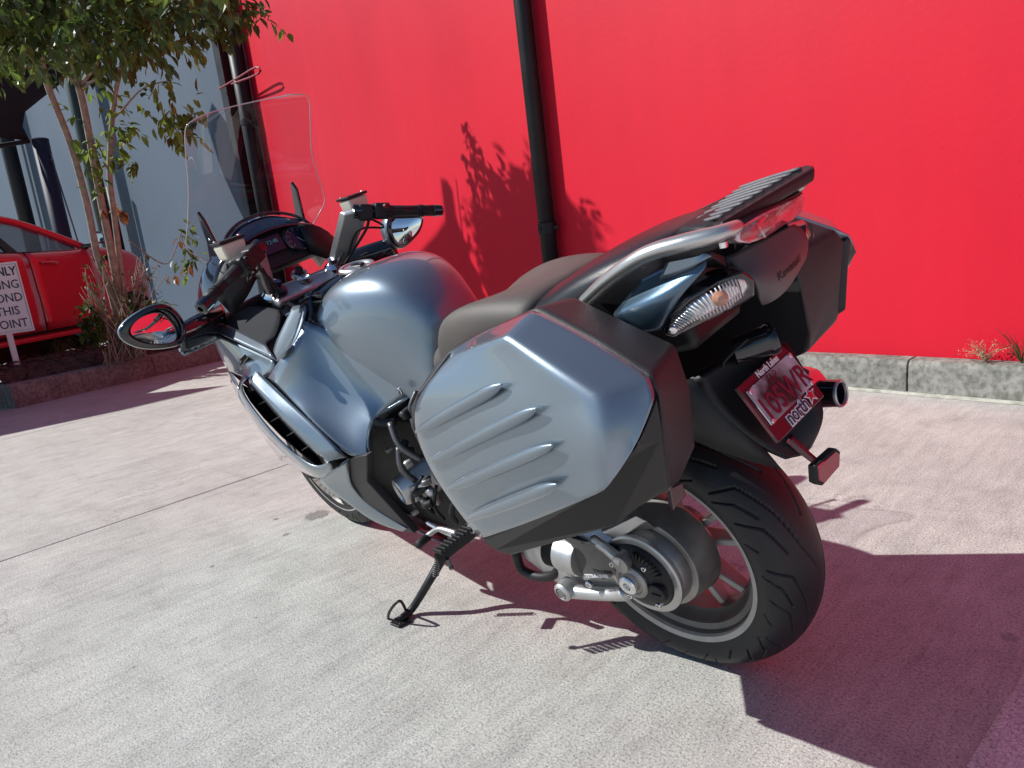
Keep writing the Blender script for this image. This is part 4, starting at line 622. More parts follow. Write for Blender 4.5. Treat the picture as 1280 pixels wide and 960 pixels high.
    sheet('windscreen', [[P(.3, 1.98), (.36, .6, 2.01), (.38, CY, 2.02), (.36, 2 * CY - .6, 2.01), Q(.3, 1.98)], [P(1.14, 1.62), (1.24, .5, 1.64), (1.28, CY, 1.65), (1.24, 2 * CY - .5, 1.64), Q(1.14, 1.62)]], M['car_glass'], t, solid=0, sub=1)
    sheet('rear_window', [[P(-2.0, 2.03), Q(-2.0, 2.03)], [P(-2.15, 1.6), Q(-2.15, 1.6)]], M['car_glass'], t, solid=0, sub=0)
    for y in (.5, 1.38):
        box('seat_back', (-.25, y, 1.5), (.16, .48, .66), M['rubber'], t, rot=Matrix.Rotation(-.25, 3, 'Y'), bev=.05); box('head_rest', (-.36, y, 1.86), (.1, .26, .16), M['rubber'], t, bev=.04)
    tube('steering_wheel', [(.62 + .06 * math.sin(a), 1.38 + .18 * math.cos(a), 1.6 + .17 * math.sin(a)) for a in [i * PI / 8 for i in range(16)]], .016, M['black'], t, n=8, k=1, closed=True)
    # door mirror, wheels, lamp
    mr = mk('door_mirror', *grid([[(s, y, z) for (y, z) in ((-.28, 1.64), (-.28, 1.80), (-.06, 1.82), (-.06, 1.64))] for s in (1.02, 1.06, 1.14, 1.17)], cv=True), M['black'], t, sub=2, solid=.01); box('mirror_foot', (1.08, 0, 1.64), (.09, .2, .05), M['gloss'], mr, bev=.01)
    box('mirror_glass', (1.035, -.17, 1.725), (.01, .17, .12), M['mirror'], mr, bev=.003)
    for s in (1.72, -1.55):
        for y, d_ in ((.12, -1), (2 * CY - .12, 1)):
            w0 = lathe('wheel', [(-.12, .24), (-.12, .34), (-.09, .39), (.09, .39), (.12, .34), (.12, .24)], (s, y, .39), (0, 1, 0), M['rubber'], t, n=40); lathe('hub_cap', [(-.0, .24), (.10, .235), (.08, .1), (.09, 0)], (s, y, .39), (0, d_, 0), M['alud'], w0, n=32)
        lathe('wheel_arch', [(0, .48), (.012, .48), (.012, .44), (0, .44)], (s, -.004, .52), (0, -1, 0), M['black'], t, n=40)
    sheet('headlamp', [[(2.18, .12, 1.44), (2.34, .25, 1.42), (2.44, .42, 1.40)], [(2.22, .12, 1.26), (2.42, .25, 1.24), (2.52, .42, 1.22)]], M['lens_in'], t, solid=.02, sub=1)
    box('side_vent', (1.42, -.004, 1.475), (.26, .02, .06), M['black'], t, bev=.008)
    return t
car()

# ================================================================== MOTORCYCLE (x forward, y left, z up, origin under the rear axle)
bike = thing('motorcycle', 'silver blue touring motorcycle with hard panniers, leaning on its side stand in the sun', 'motorcycle', (0, 0, .002)); bike.rotation_euler = (-LEAN, 0, 0)
RX = Vector((0, 0, .311)); FX = Vector((1.52, 0, .30))

def tyre_mesh(name, Rr, W, rin, parent, nt=720, grooves=True, per=9, c=(0, 0, 0)):
    # profile across the tread, arc positions; grooves are real displacement
    prof = []; nb = 140; rp = W / 2
    for k in range(nb + 1):
        a = -PI * .60 + 2 * PI * .60 * k / nb; q = max(0, abs(a) - 1.1)
        y = math.sin(a) * rp * (1 - .16 * (q / .785) ** 1.6); z = Rr - .075 + math.cos(a) * .075 - .0 * q
        prof.append((y, z, a))
    lines = [[(-.20, .05), (.10, .20), (.48, .30), (.86, .47), (1.0, .80)], [(.10, .42), (.42, .56), (.60, .86)], [(.52, .52), (.76, .66), (.92, .90)], [(.22, .80), (.34, .95)]]
    def gd(s, t):
        best = 9
        for L_ in lines:
            for (x0, y0), (x1, y1) in zip(L_, L_[1:]):
                for sh in (-1, 0, 1):
                    ax, bx = x0 + sh, x1 + sh; dx, dy = (bx - ax), (y1 - y0); px_, py_ = (s - ax), (t - y0)
                    sx_ = .5; k = max(0, min(1, (px_ * dx * 2.1 + py_ * dy * 1.0) / (dx * dx * 2.1 + dy * dy + 1e-9)))
                    e = math.hypot((px_ - dx * k) * 1.45, (py_ - dy * k) * 1.0); best = min(best, e)
        return best
    tab = {}
    vs, fs = [], []; ns = nt // per
    for i in range(ns):
        for k, (y, z, a) in enumerate(prof):
            t = abs(a) / (PI / 2); s = i / ns
            if not grooves or t > 1.02: tab[i, k] = 0; continue
            ss = (s + (.5 if a < 0 else 0)) % 1
            dd = gd(ss, t * 1.0); tab[i, k] = max(0, min(1, (.019 - dd) / .008)) * .0035
    for i in range(nt):
        th = 2 * PI * i / nt
        for k, (y, z, a) in enumerate(prof):
            dpt = tab[i % ns, k]; y2 = y - math.sin(a) * dpt; z2 = z - math.cos(a) * dpt
            vs.append((z2 * math.sin(th), y2, z2 * math.cos(th)))
    n = len(prof)
    for i in range(nt):
        for k in range(n - 1): fs.append((i * n + k, i * n + k + 1, ((i + 1) % nt) * n + k + 1, ((i + 1) % nt) * n + k))
    # inner sidewall down to the rim
    o = mk(name, vs, fs, M['tyre'], parent, fix=False); o.location = c; sharp(o, 50)
    return o
def wheel(name, c, Rr, W, rimw, parent, spin, grooves, spokes=10, rimlip=.228):
    hubo = lathe(name, [(-.05, .028), (-.05, .045), (.05, .045), (.05, .028)], c, (0, 1, 0), M['rim'], parent, n=32)
    tyre_mesh('tyre', Rr, W, 0, hubo, c=c, grooves=grooves, nt=900 if name == 'rear_wheel' else 450)
    hw = rimw / 2
    rim = lathe('rim', [(-hw, rimlip - .012), (-hw - .006, rimlip - .006), (-hw - .006, rimlip + .001), (-hw, rimlip + .003), (-hw + .012, rimlip - .004), (-hw * .6, rimlip - .018), (0, rimlip - .03), (hw * .6, rimlip - .018), (hw - .012, rimlip - .004), (hw, rimlip + .003), (hw + .006, rimlip + .001), (hw + .006, rimlip - .008), (hw + .002, rimlip - .017), (hw - .006, rimlip - .019)], c, (0, 1, 0), M['rim'], hubo, n=120, cap=False)
    lathe('rim_barrel', [(hw - .006, rimlip - .019), (hw - .016, rimlip - .023), (hw - .022, rimlip - .034), (hw * .45, rimlip - .039), (hw * .3, rimlip - .05), (-hw * .3, rimlip - .05), (-hw * .45, rimlip - .039), (-hw + .022, rimlip - .034), (-hw + .016, rimlip - .023), (-hw, rimlip - .012)], c, (0, 1, 0), M['barrel_shade'], rim, n=120, cap=False)
    c = V(c)
    for k in range(spokes // 2):
        a0 = spin + 2 * PI * k / (spokes / 2)
        for sgn in (-1, 1):
            def P(a, r, y): return c + Vector((math.sin(a) * r, y, math.cos(a) * r))
            a1 = a0 + sgn * .10; a2 = a0 + sgn * .235; rr = rimlip - .052
            A = [P(a1 - sgn * .12, .04, 0), P(a1 + sgn * .20, .04, 0), P(a2 + sgn * .05, rr, 0), P(a2 - sgn * .055, rr, 0)]
            mk('spoke', [p + Vector((0, s * hh, 0)) for s in (1, -1) for p, hh in zip(A, (.03, .03, .014, .014))], [(0, 1, 2, 3), (7, 6, 5, 4), (0, 1, 5, 4), (1, 2, 6, 5), (2, 3, 7, 6), (3, 0, 4, 7)], M['rim'], hubo, bev=.005, bseg=3)
    return hubo
rw = wheel('rear_wheel', RX, .311, .19, .152, bike, 1.35, True)
# tyre shoulder lettering on the left wall
for k, ch_ in enumerate('ANGEL GT'):
    a = 2.02 + k * .052; r = .252; yy = .0865
    if ch_ == ' ': continue
    pos = RX + Vector((math.sin(a) * r, yy + .004, math.cos(a) * r)); tang = Vector((math.cos(a), 0, -math.sin(a))); out = Vector((math.sin(a), -.25, math.cos(a)))
    text('tyre_lettering', ch_, .017, frame_from(pos, -tang, out * 1 if False else -out), M['rubber'], rw, ext=.0012)
fw = wheel('front_wheel', FX, .30, .122, .1, bike, .3, True)
for s in (1, -1):
    dsk = lathe('brake_disc', [(s * .0, .1), (s * .0, .155), (s * .005, .155), (s * .005, .1), (s * 0, .1)], FX + Vector((0, s * .066, 0)), (0, 1, 0), M['disc'], fw, n=72)
    mb = MB()
    for k in range(30):
        a = 2 * PI * k / 30
        for r in (.112, .128, .144):
            c = Vector((math.sin(a + r * 9) * r, s * (.066 + .0055), math.cos(a + r * 9) * r)) + FX
            vs = [c + Vector((math.cos(b) * .0035, 0, math.sin(b) * .0035)) for b in [i * PI / 4 for i in range(8)]]; mb.add(vs, [tuple(range(8))])
    stuff(mb.obj('disc_hole', M['black'], dsk if False else fw, fix=False))
    tube('fork_leg', [(1.53, s * .1, .27), (1.40, s * .1, .52), (1.27, s * .1, .80), (1.21, s * .1, .94)], [.03, .03, .026, .026], M['black'], bike, n=18, k=2)
    box('brake_caliper', (1.42, s * .085, .38), (.13, .06, .07), M['black'], bike, rot=Matrix.Rotation(.9, 3, 'Y'), bev=.014)
rows = []
for i in range(13):
    a = -1.15 + 2.1 * i / 12; r = .318; rows.append([FX + Vector((math.sin(a) * (r - d), y, math.cos(a) * (r - d))) for y, d in ((-.075, .035), (-.06, .012), (-.03, 0), (0, -.002), (.03, 0), (.06, .012), (.075, .035))])
sheet('front_fender', rows, M['silver'], bike, solid=.003, sub=1)
# rear drum / final drive
fd = lathe('final_drive', [(.03, .06), (.03, .118), (.036, .121), (.098, .108), (.103, .107), (.105, .103), (.105, .0)], RX, (0, 1, 0), M['alud'], bike, n=80)
lathe('drive_flange', [(.105, .09), (.107, .094), (.13, .093), (.134, .0905), (.134, .0)], RX, (0, 1, 0), M['alud'], fd, n=80)
lathe('drive_case_ring', [(.134, .088), (.136, .094), (.146, .094), (.149, .090), (.149, .078), (.146, .077), (.146, .0)], RX, (0, 1, 0), M['alu'], fd, n=80)
lathe('drive_cover', [(.146, .0775), (.156, .073), (.166, .058), (.170, .040), (.170, 0)], RX, (0, 1, 0), M['black'], fd, n=64)
for k in range(9):
    a = -.1 - k * .13; mid = RX + Vector((math.sin(a) * .058, .163, math.cos(a) * .058))
    box('cover_rib', mid, (.005, .01, .028), M['black'], fd, rot=Matrix.Rotation(a, 3, 'Y'), bev=.0015)
lathe('axle_boss', [(.168, .040), (.176, .040), (.180, .036), (.180, .030), (.176, .027), (.176, 0)], RX + Vector((0.008, 0, 0)), (0, 1, 0), M['alud'], fd, n=40)
lathe('axle_nut', [(.176, .022), (.190, .021), (.193, .018), (.193, .009), (.184, .007), (.184, 0)], RX + Vector((0.008, 0, 0)), (0, 1, 0), M['chrome'], fd, n=32)
cp = RX + Vector((-.052, .166, -.012)); lathe('oil_cap', [(0, .022), (.010, .0215), (.012, .019), (.012, 0)], cp, (0, 1, .0), M['black'], fd, n=30); box('cap_slot', cp + Vector((0, .0125, 0)), (.022, .004, .004), M['rubber'], fd, bev=.001)
for q in ((-.03, .164, .04), (-.04, .162, -.052), (.052, .168, .03), (.03, .164, -.05)): bolt(fd, RX + Vector(q), (0, 1, 0), .0065, .008)
# swing arm
sa = prism('swingarm', [(0.4375,0.12,0.2756), (0.2365,0.13,0.3439), (0.0614,0.13,0.3422), (0.0464,0.13,0.2823), (0.1059,0.13,0.1908), (0.2099,0.13,0.1639), (0.3004,0.13,0.1652), (0.4199,0.12,0.2092)], [p for p in [(.38, .08, .36), (.27, .07, .38), (.07, .07, .40), (-.0, .07, .36), (-.0, .07, .26), (.09, .07, .24), (.22, .07, .26), (.37, .07, .29)]], M['alu'], bike, bev=.009)
tube('swingarm_lower_arm', [(0.2566,0.155,0.1918), (0.1811,0.15,0.2039), (0.1038,0.15,0.2257), (0.0531,0.15,0.2474)], [.02, .016, .015, .018], M['alu'], sa, n=16, k=3)
lathe('arm_pivot', [(-.02, .024), (.012, .024), (.016, .021), (.018, .016), (.012, .015), (.012, 0)], (0.2382,0.165,0.2058), (0, 1, 0), M['alu'], sa, n=28)
lathe('pivot_bolt', [(.008, .014), (.016, .014), (.018, .011), (.018, 0)], (0.2382,0.165,0.2058), (0, 1, 0), M['alud'], sa, n=6, smooth=False)
cv = prism('shaft_cover', [(0.1353,0.165,0.364), (0.0838,0.17,0.3857), (0.0361,0.172,0.3755), (0.0459,0.172,0.3142), (0.0914,0.17,0.2765), (0.1459,0.168,0.2685), (0.1644,0.165,0.3054)], [(.3, .13, .33), (.24, .13, .36), (.13, .13, .36), (.09, .13, .30), (.13, .13, .26), (.22, .13, .25), (.29, .13, .27)], M['gloss'], sa, bev=.01)
lathe('shaft_collar', [(-.05, .045), (.0, .047), (.01, .044)], (0.1806,0.14,0.3026), (-1, 0, -.02), M['alu'], sa, n=36)
for k in range(4): lathe('boot_ring', [(-.006, .036), (0, .043), (.006, .036)], V((0.2423,0.13,0.2916)) + Vector((.012 * k, 0, 0)), (1, 0, 0), M['rubber'], sa, n=32)
a, b = V((0.1493,0.178,0.284)), V((0.0575,0.178,0.3108)); text('cover_lettering', 'TETRA-LEVER', .0125, frame_from((a + b) / 2, b - a, (0, .0, 1)), M['white'], sa, bold=.0003)
bolt(sa, (0.1432,0.17,0.2574), (0, 1, 0), .009); bolt(sa, (0.0095,0.175,0.3526), (0, 1, 0), .009)
tube('torque_arm', [(0.1099,0.15,0.3731), (0.0649,0.165,0.3748), (0.0145,0.178,0.3636)], [.012, .011, .013], M['alu'], sa, n=14, k=3)
lathe('rod_end', [(-.016, .02), (.016, .02)], (0.0174,0.17,0.3589), (0, 1, 0), M['alud'], sa, n=20)
prism('hanger_bracket', [(0.0905,0.14,0.388), (-0.0117,0.13,0.4526), (-0.0351,0.13,0.4444), (0.0143,0.14,0.4074), (0.0582,0.14,0.3797)], [(.12, .11, .41), (-.01, .11, .43), (-.04, .11, .41), (.03, .11, .39), (.07, .11, .38)], M['alu'], sa, bev=.004)
tube('arm_link', [(0.4278,0.13,0.2398), (0.4302,0.13,0.1825), (0.3653,0.13,0.177), (0.3102,0.12,0.1993), (0.2907,0.11,0.2395)], .013, M['black'], sa, n=12, k=4)

# ---------------- panniers
def pannier(s):
    def Y(p): return (p[0], p[1] * s, p[2])
    a_ft = (0.1722,0.405,0.8549); a_fm = (0.2064,0.42,0.7919); a_fb = (0.1902,0.425,0.6796); bot_f = (0.1323,0.41,0.5466)
    c2 = (0.0878,0.365,0.9132); d = (-0.0824,0.38,0.9574); e = (-0.2515,0.4,0.8758); top = (-0.0829,0.305,0.9732); gg = (-0.2894,0.325,0.8762); h = (-0.3065,0.345,0.8568); k = (-0.2528,0.435,0.7505); km = (-0.297,0.4,0.8058)
    fl = (0.0409,0.325,0.9392)
    pts = [c2, (-0.0015,0.372,0.9362), d, a_ft, (-0.0193,0.4,0.8896), (-0.1783,0.396,0.9161), a_fm, (-0.0762,0.432,0.8353), e, a_fb, (-0.0768,0.442,0.7409), (-0.2654,0.43,0.8211), bot_f, (-0.0965,0.428,0.6653), k,
           (0.1321,0.335,0.9073), fl, top, (-0.1947,0.316,0.9277), gg, h, km]
    vs = [Y(p) for p in pts]
    fs = [(r * 3 + q, r * 3 + q + 1, r * 3 + q + 4, r * 3 + q + 3) for r in range(4) for q in range(2)]
    fs += [(0, 1, 16, 15), (1, 2, 17, 16), (2, 5, 18, 17), (5, 8, 19, 18), (8, 19, 20, 11), (11, 20, 21, 14)]
    rim = [15, 16, 17, 18, 19, 20, 21, 14, 13, 12, 9, 6, 3, 0]
    inn = []
    for q in rim:
        p = Vector(vs[q]); cc_ = Vector((.0, s * .3, .72)); inn.append(len(vs)); vs.append(cc_ + (Vector((p.x, p.y - s * .012, p.z)) - cc_) * .93)
    m_ = len(rim)
    for q in range(m_): fs.append((rim[q], rim[(q + 1) % m_], inn[(q + 1) % m_], inn[q]))
    cr = {(2, 5): .88, (5, 8): .88, (8, 19): .85, (8, 11): .7, (11, 14): .7, (0, 1): .7, (1, 2): .7, (2, 17): .75}
    for q in range(m_): cr[(rim[q], rim[(q + 1) % m_])] = .93
    lid_data = (vs, fs, cr, {2: .6, 8: .7, 17: .8, 19: .9, 14: .8, 12: .7, 20: .5})
    body_o = []
    P = lambda x, y, z: (x, y * s, z)
    # black body: seam loop -> inner loop
    seam = [P(*a_ft), P(*(0.1321,0.335,0.9073)), P(*(0.0409,0.325,0.9392)), P(*(-0.0834,0.305,0.9745)), P(*(-0.1951,0.316,0.9289)), P(*(-0.2911,0.325,0.8775)), P(*(-0.302,0.338,0.8516)), P(*(-0.2898,0.33,0.7774)), P(*(-0.276,0.325,0.6907)), P(*(-0.1755,0.355,0.6254)), P(*(0.1086,0.37,0.4849)), P(*(0.1413,0.38,0.4924)), P(*a_fb), P(*a_fm)]
    seam = [(p[0], p[1] - s * .003, p[2]) for p in seam]
    inner = [P(.50, .235, .70), P(.33, .23, .83), P(.2, .225, .89), P(*(-0.0909,0.215,0.9587)), P(*(-0.1789,0.21,0.9106)), P(*(-0.2557,0.205,0.8712)), P(*(-0.2601,0.2,0.7942)), P(*(-0.2565,0.215,0.6959)), P(*(-0.2313,0.25,0.6438)), P(-.03, .22, .56), P(.22, .21, .50), P(.30, .21, .51), P(.42, .22, .60), P(.48, .23, .66)]
    midl = [tuple((Vector(a_) * .5 + Vector(b_) * .5)) for a_, b_ in zip(seam, inner)]
    n = len(seam); vs2 = seam + inner; fs = [tuple(range(n)), tuple(range(2 * n - 1, n - 1, -1))] + [(i, (i + 1) % n, n + (i + 1) % n, n + i) for i in range(n)]
    body = mk('pannier', vs2, fs, M['bagblack'], bike, bev=.011, bseg=3)
    lid = mk('pannier_lid', lid_data[0], lid_data[1], M['silver'], body, sub=3, crease=lid_data[2], vcr=lid_data[3])
    # dark lower shell of the lid
    lo = [P(*bot_f), P(*k), P(*km), P(*h), P(*(-0.2981,0.342,0.7853)), P(*(-0.2859,0.338,0.7036)), P(*(-0.189,0.368,0.639)), P(*(0.0949,0.38,0.4999)), P(*(0.1306,0.388,0.5089))]
    lo = [(p[0], p[1] - s * .002, p[2]) for p in lo]
    lin = [tuple(Vector((.0, s * .3, .68)) + (Vector((p[0], p[1] - s * .012, p[2])) - Vector((.0, s * .3, .68))) * .92) for p in lo]
    m_ = len(lo); mk('pannier_lower_shell', lo + lin, [tuple(range(m_)), tuple(range(2 * m_ - 1, m_ - 1, -1))] + [(i, (i + 1) % m_, m_ + (i + 1) % m_, m_ + i) for i in range(m_)], M['bagblack'], body, bev=.006)
    # four raised ribs on the outer face
    fp = [V(Y(p)) for p in (a_fm, e, bot_f)]; nf = (fp[1] - fp[0]).cross(fp[2] - fp[0]).normalized()
    if nf.y * s < 0: nf = -nf
    for (p0, p1) in (((0.1863,0.425,0.7853), (-0.0815,0.412,0.8939)), ((0.174,0.43,0.7255), (-0.157,0.425,0.8667)), ((0.1434,0.434,0.6748), (-0.1812,0.438,0.8166)), ((0.1183,0.428,0.6133), (-0.1733,0.446,0.7542))):
        A_, B_ = V(Y(p0)), V(Y(p1)); pts = [A_ + (B_ - A_) * t + nf * .0 for t in (0, .07, .28, .6, .84, .94, 1)]
        vs_, fs_ = tube_data(pts, [.0005, .007, .0112, .0118, .0110, .0075, .0005], 16, 3, flat=.8, up=nf); mk('pannier_rib', vs_, fs_, M['silver'], body)
    # latch / hinge foot
    prism('pannier_foot', [P(*(-0.1637,0.19,0.5836)), P(*(-0.1904,0.185,0.5988)), P(*(-0.182,0.175,0.5609)), P(*(-0.1502,0.18,0.5265))], [P(*(-0.1264,0.16,0.5504)), P(*(-0.1616,0.155,0.5815)), P(*(-0.1526,0.15,0.5423)), P(*(-0.1212,0.155,0.5142))], M['maroon'], body, bev=.003)
    return body
pannier(1); pannier(-1)

# ---------------- fairing
def fairing(s):
    F = lambda *ps: [(p[0], p[1] * s, p[2]) for p in ps]
    rows = [F((0.8977,0.2,0.9172), (0.8546,0.182,0.8885), (0.7338,0.168,0.8376), (0.6465,0.15,0.7644), (0.6047,0.15,0.6922)),
            F((0.8895,0.245,0.8788), (0.8773,0.215,0.8209), (0.7766,0.2,0.7568), (0.7253,0.19,0.7035), (0.6916,0.19,0.6617)),
            F((0.906,0.28,0.8642), (0.8682,0.262,0.7583), (0.7837,0.24,0.6818), (0.7188,0.235,0.6665), (0.6945,0.235,0.6572)),
            F((0.9594,0.308,0.8235), (0.87,0.298,0.7165), (0.7585,0.283,0.629), (0.7213,0.27,0.6144), (0.7073,0.262,0.607)),
            F((1.011,0.312,0.7962), (0.8431,0.325,0.7022), (0.729,0.317,0.5904), (0.713,0.297,0.5787), (0.6937,0.28,0.5764))]
    sf = sheet('side_fairing', rows, M['silver'], bike, solid=.006)
    tube('panel_gap', F((0.8827,0.193,0.9233), (0.8568,0.18,0.8899), (0.7916,0.174,0.8668), (0.7323,0.168,0.8399), (0.6825,0.159,0.8032), (0.6434,0.151,0.7673), (0.6162,0.15,0.7322), (0.6034,0.15,0.6946)), .0016, M['gloss'], sf, n=6, k=4)
    # return edge at the rear corner
    sheet('fairing_edge', [F((0.6047,0.15,0.6922), (0.6916,0.19,0.6617), (0.6945,0.235,0.6572), (0.7073,0.262,0.607), (0.6937,0.28,0.5764)), F((0.6345,0.13,0.6728), (0.7323,0.165,0.6276), (0.7495,0.2,0.6204), (0.7611,0.225,0.5714), (0.7527,0.24,0.539))], M['silver'], sf, sub=1, solid=.003)
    bo = V(F((0.6031,0.178,0.7156))[0]); lathe('fairing_bolt', [(-.002, .010), (.003, .010), (.004, .008), (.0, .007), (-.001, 0)], bo, (0, s, -.1), M['chrome'], sf, n=24); lathe('bolt_socket', [(.0012, .006), (.0015, 0)], bo, (0, s, -.1), M['gloss'], sf, n=16)
    # vent strip above the slot
    rows = [F((1.038,0.322,0.8218), (0.9969,0.318,0.7877), (0.8322,0.33,0.6941), (0.713,0.328,0.5946)), F((1.059,0.345,0.8047), (1.013,0.352,0.7889), (0.891,0.36,0.6872), (0.7652,0.352,0.5912)), F((1.094,0.335,0.7852), (1.047,0.342,0.7642), (0.9285,0.35,0.6652), (0.8115,0.34,0.5669))]
    vsr = sheet('vent_strip', rows, M['silver'], sf, solid=.005, rows_c=(1,))
    # lower lip: a smooth rolled band
    rows = [F((1.095,0.335,0.8003), (1.146,0.335,0.7819), (1.163,0.34,0.7548), (1.08,0.352,0.6798), (0.9777,0.358,0.613), (0.8968,0.352,0.5603), (0.8499,0.345,0.5561), (0.7885,0.345,0.5809)),
            F((1.127,0.33,0.8011), (1.144,0.345,0.7844), (1.155,0.352,0.7536), (1.075,0.365,0.6745), (0.9743,0.368,0.6064), (0.8904,0.362,0.5521), (0.836,0.352,0.5477), (0.7806,0.345,0.5749)),
            F((1.189,0.31,0.7932), (1.217,0.325,0.7672), (1.244,0.33,0.7249), (1.156,0.345,0.6439), (1.042,0.345,0.5676), (0.9589,0.34,0.5088), (0.9157,0.33,0.4918), (0.8163,0.33,0.5427))]
    sheet('vent_lip', rows, M['silver'], sf, solid=.004)
    # dark inside of the slot
    rows = [F((1.102,0.33,0.7873), (1.061,0.335,0.7647), (0.9469,0.342,0.6611), (0.8283,0.33,0.5607)), F((1.327,0.25,0.7058), (1.299,0.25,0.6737), (1.203,0.25,0.5547), (1.051,0.25,0.477)), F((1.166,0.33,0.773), (1.176,0.335,0.7354), (1.009,0.35,0.6223), (0.8716,0.338,0.5433))]
    sheet('vent_duct', rows, M['black'], sf, solid=.002, sub=1)
    for (p0, p1) in (((1.111,0.335,0.712), (1.014,0.338,0.7373)), ((1.047,0.345,0.6692), (0.9324,0.35,0.7041)), ((0.9686,0.35,0.6352), (0.8719,0.35,0.6669)), ((0.9163,0.348,0.5955), (0.8281,0.345,0.6285))):
        A_, B_ = [V(q) for q in F(p0, p1)]; A2 = A_ + Vector((.03, -s * .07, -.005)); B2 = B_ + Vector((.03, -s * .07, -.005)); dz = Vector((-.003, 0, .004))
        prism('vent_fin', [A_, B_, B2, A2], [A_ + dz, B_ + dz * 1.6, B2 + dz, A2 + dz], M['black'], sf, bev=.001)
    # nose side with its bright upper rim
    rows = [F((1.438,0.255,0.9148), (1.344,0.262,0.8911), (1.106,0.272,0.8529), (0.9662,0.29,0.8386)), F((1.437,0.258,0.8856), (1.326,0.275,0.8567), (1.102,0.292,0.8246), (0.9717,0.306,0.8196)), F((1.465,0.25,0.7931), (1.299,0.285,0.7971), (1.12,0.31,0.8121), (1.022,0.312,0.7956)), F((1.492,0.24,0.7638), (1.289,0.29,0.7782), (1.163,0.315,0.7918), (1.119,0.32,0.7915))]
    nf_ = sheet('nose_fairing', rows, M['silver'], bike, solid=.005)
    rows = [F((1.4,0.225,0.9239), (1.297,0.228,0.9033), (1.161,0.24,0.8755), (1.077,0.25,0.8636)), F((1.443,0.252,0.9163), (1.325,0.262,0.8966), (1.098,0.274,0.8565), (0.9564,0.292,0.8399))]
    sheet('nose_rim', rows, M['silver'], nf_, solid=.006, sub=2, off=1)
    # nose below the blinker, carried round to the headlamp
    rows = [F((1.492,0.24,0.7638), (1.234,0.315,0.7719), (1.241,0.33,0.7278)), F((1.583,0.22,0.6821), (1.346,0.3,0.6957), (1.177,0.34,0.6441)), F((1.639,0.2,0.6041), (1.379,0.28,0.5886), (1.09,0.335,0.5627)), F((1.653,0.18,0.493), (1.372,0.25,0.4722), (0.9854,0.33,0.5034)), F((1.624,0.16,0.3487), (1.277,0.24,0.4042), (0.9407,0.32,0.4811))]
    sheet('lower_nose_panel', rows, M['silver'], nf_, solid=.004)
    prism('front_blinker', F((1.404,0.262,0.7813), (1.134,0.297,0.8586), (1.109,0.3,0.8507), (1.272,0.292,0.7909)), F((1.42, .2, .72), (1.4, .2, .78), (1.36, .2, .78), (1.38, .2, .73)), M['gloss'], nf_, bev=.003)
    o_ = V(F((1.279,0.3,0.7727))[0]); text('fairing_badge', 'GTR' if s > 0 else 'GTR', .022, frame_from(o_ + Vector((0, s * .012, 0)), V((1.236,0.31,0.7586)) - V((1.315,0.29,0.7823)) if s > 0 else (-1, 0, 0), (0, .1, 1)), M['alu'], nf_)
    # textured pad in the inner fairing
    rows = [F((1.327,0.15,0.9514), (1.234,0.145,0.9444), (1.143,0.14,0.9299)), F((1.369,0.19,0.9389), (1.218,0.19,0.9235), (1.093,0.18,0.9054)), F((1.399,0.222,0.9253), (1.233,0.225,0.8916), (1.102,0.205,0.8708)), F((1.434,0.245,0.916), (1.236,0.24,0.8798), (1.087,0.245,0.8637))]
    sheet('fairing_pad', rows, M['sole'], bike, solid=.006, sub=2)
    # silver web between pad and tank, with the dark channel behind it
    rows = [F((1.059,0.14,0.9381), (1.027,0.135,0.9402), (0.9666,0.14,0.9454)), F((1.078,0.19,0.8896), (1.035,0.185,0.8923), (0.9296,0.19,0.9109)), F((1.057,0.25,0.8516), (0.9961,0.25,0.853), (0.9051,0.24,0.8764)), F((0.9913,0.288,0.8368), (0.9487,0.292,0.8378), (0.8848,0.29,0.867))]
    sheet('fairing_web', rows, M['silver'], bike, solid=.005, sub=2)
    rows = [F((1.186,0.12,0.9305), (1.104,0.11,0.9498), (0.9429,0.13,0.9738)), F((1.232,0.16,0.8228), (1.073,0.14,0.8858), (0.918,0.16,0.917)), F((1.18,0.2,0.794), (0.9947,0.2,0.85), (0.9044,0.19,0.9083))]
    sheet('fairing_channel', rows, M['gloss'], bike, solid=.004, sub=1)
    # lower cowl
    rows = [F((0.934,0.325,0.4907), (0.8399,0.32,0.5326), (0.7284,0.315,0.5845)), F((0.9795,0.305,0.451), (0.9025,0.295,0.4725), (0.8482,0.285,0.4736)), F((0.9543,0.285,0.4047), (0.883,0.28,0.4348), (0.8527,0.275,0.4402)), F((0.9215,0.268,0.3616), (0.8895,0.265,0.3831), (0.8665,0.26,0.3902)), F((0.8626,0.255,0.3106), (0.8253,0.252,0.3367), (0.7966,0.248,0.3461)), F((0.7482,0.24,0.3008), (0.7229,0.24,0.3178), (0.7129,0.238,0.3136))]
    lc = sheet('lower_cowl', rows, M['silver'], bike, solid=.005, sub=2)
    A_ = F((0.7368,0.312,0.5791), (0.6674,0.292,0.5897), (0.7518,0.28,0.4882), (0.7072,0.232,0.2975), (0.7653,0.236,0.2937), (0.8869,0.268,0.3993), (0.8671,0.272,0.4382), (0.8817,0.29,0.4759))
    prism('cowl_insert', [Vector(a) + Vector((0, s * .003, 0)) for a in A_], [Vector(a) + Vector((0, -s * .02, 0)) for a in A_], M['bagblack'], lc, bev=.003)
    # belly behind
    rows = [F((1.2, .22, .42), (1.25, .17, .32), (1.2, .06, .26)), F((.95, .205, .30), (.97, .15, .21), (.95, .05, .18)), F((.72, .18, .24), (.72, .14, .17), (.72, .05, .14))]
    sheet('belly_pan', rows, M['silver'], lc, solid=.004)
    return sf
fairing(1); fairing(-1)
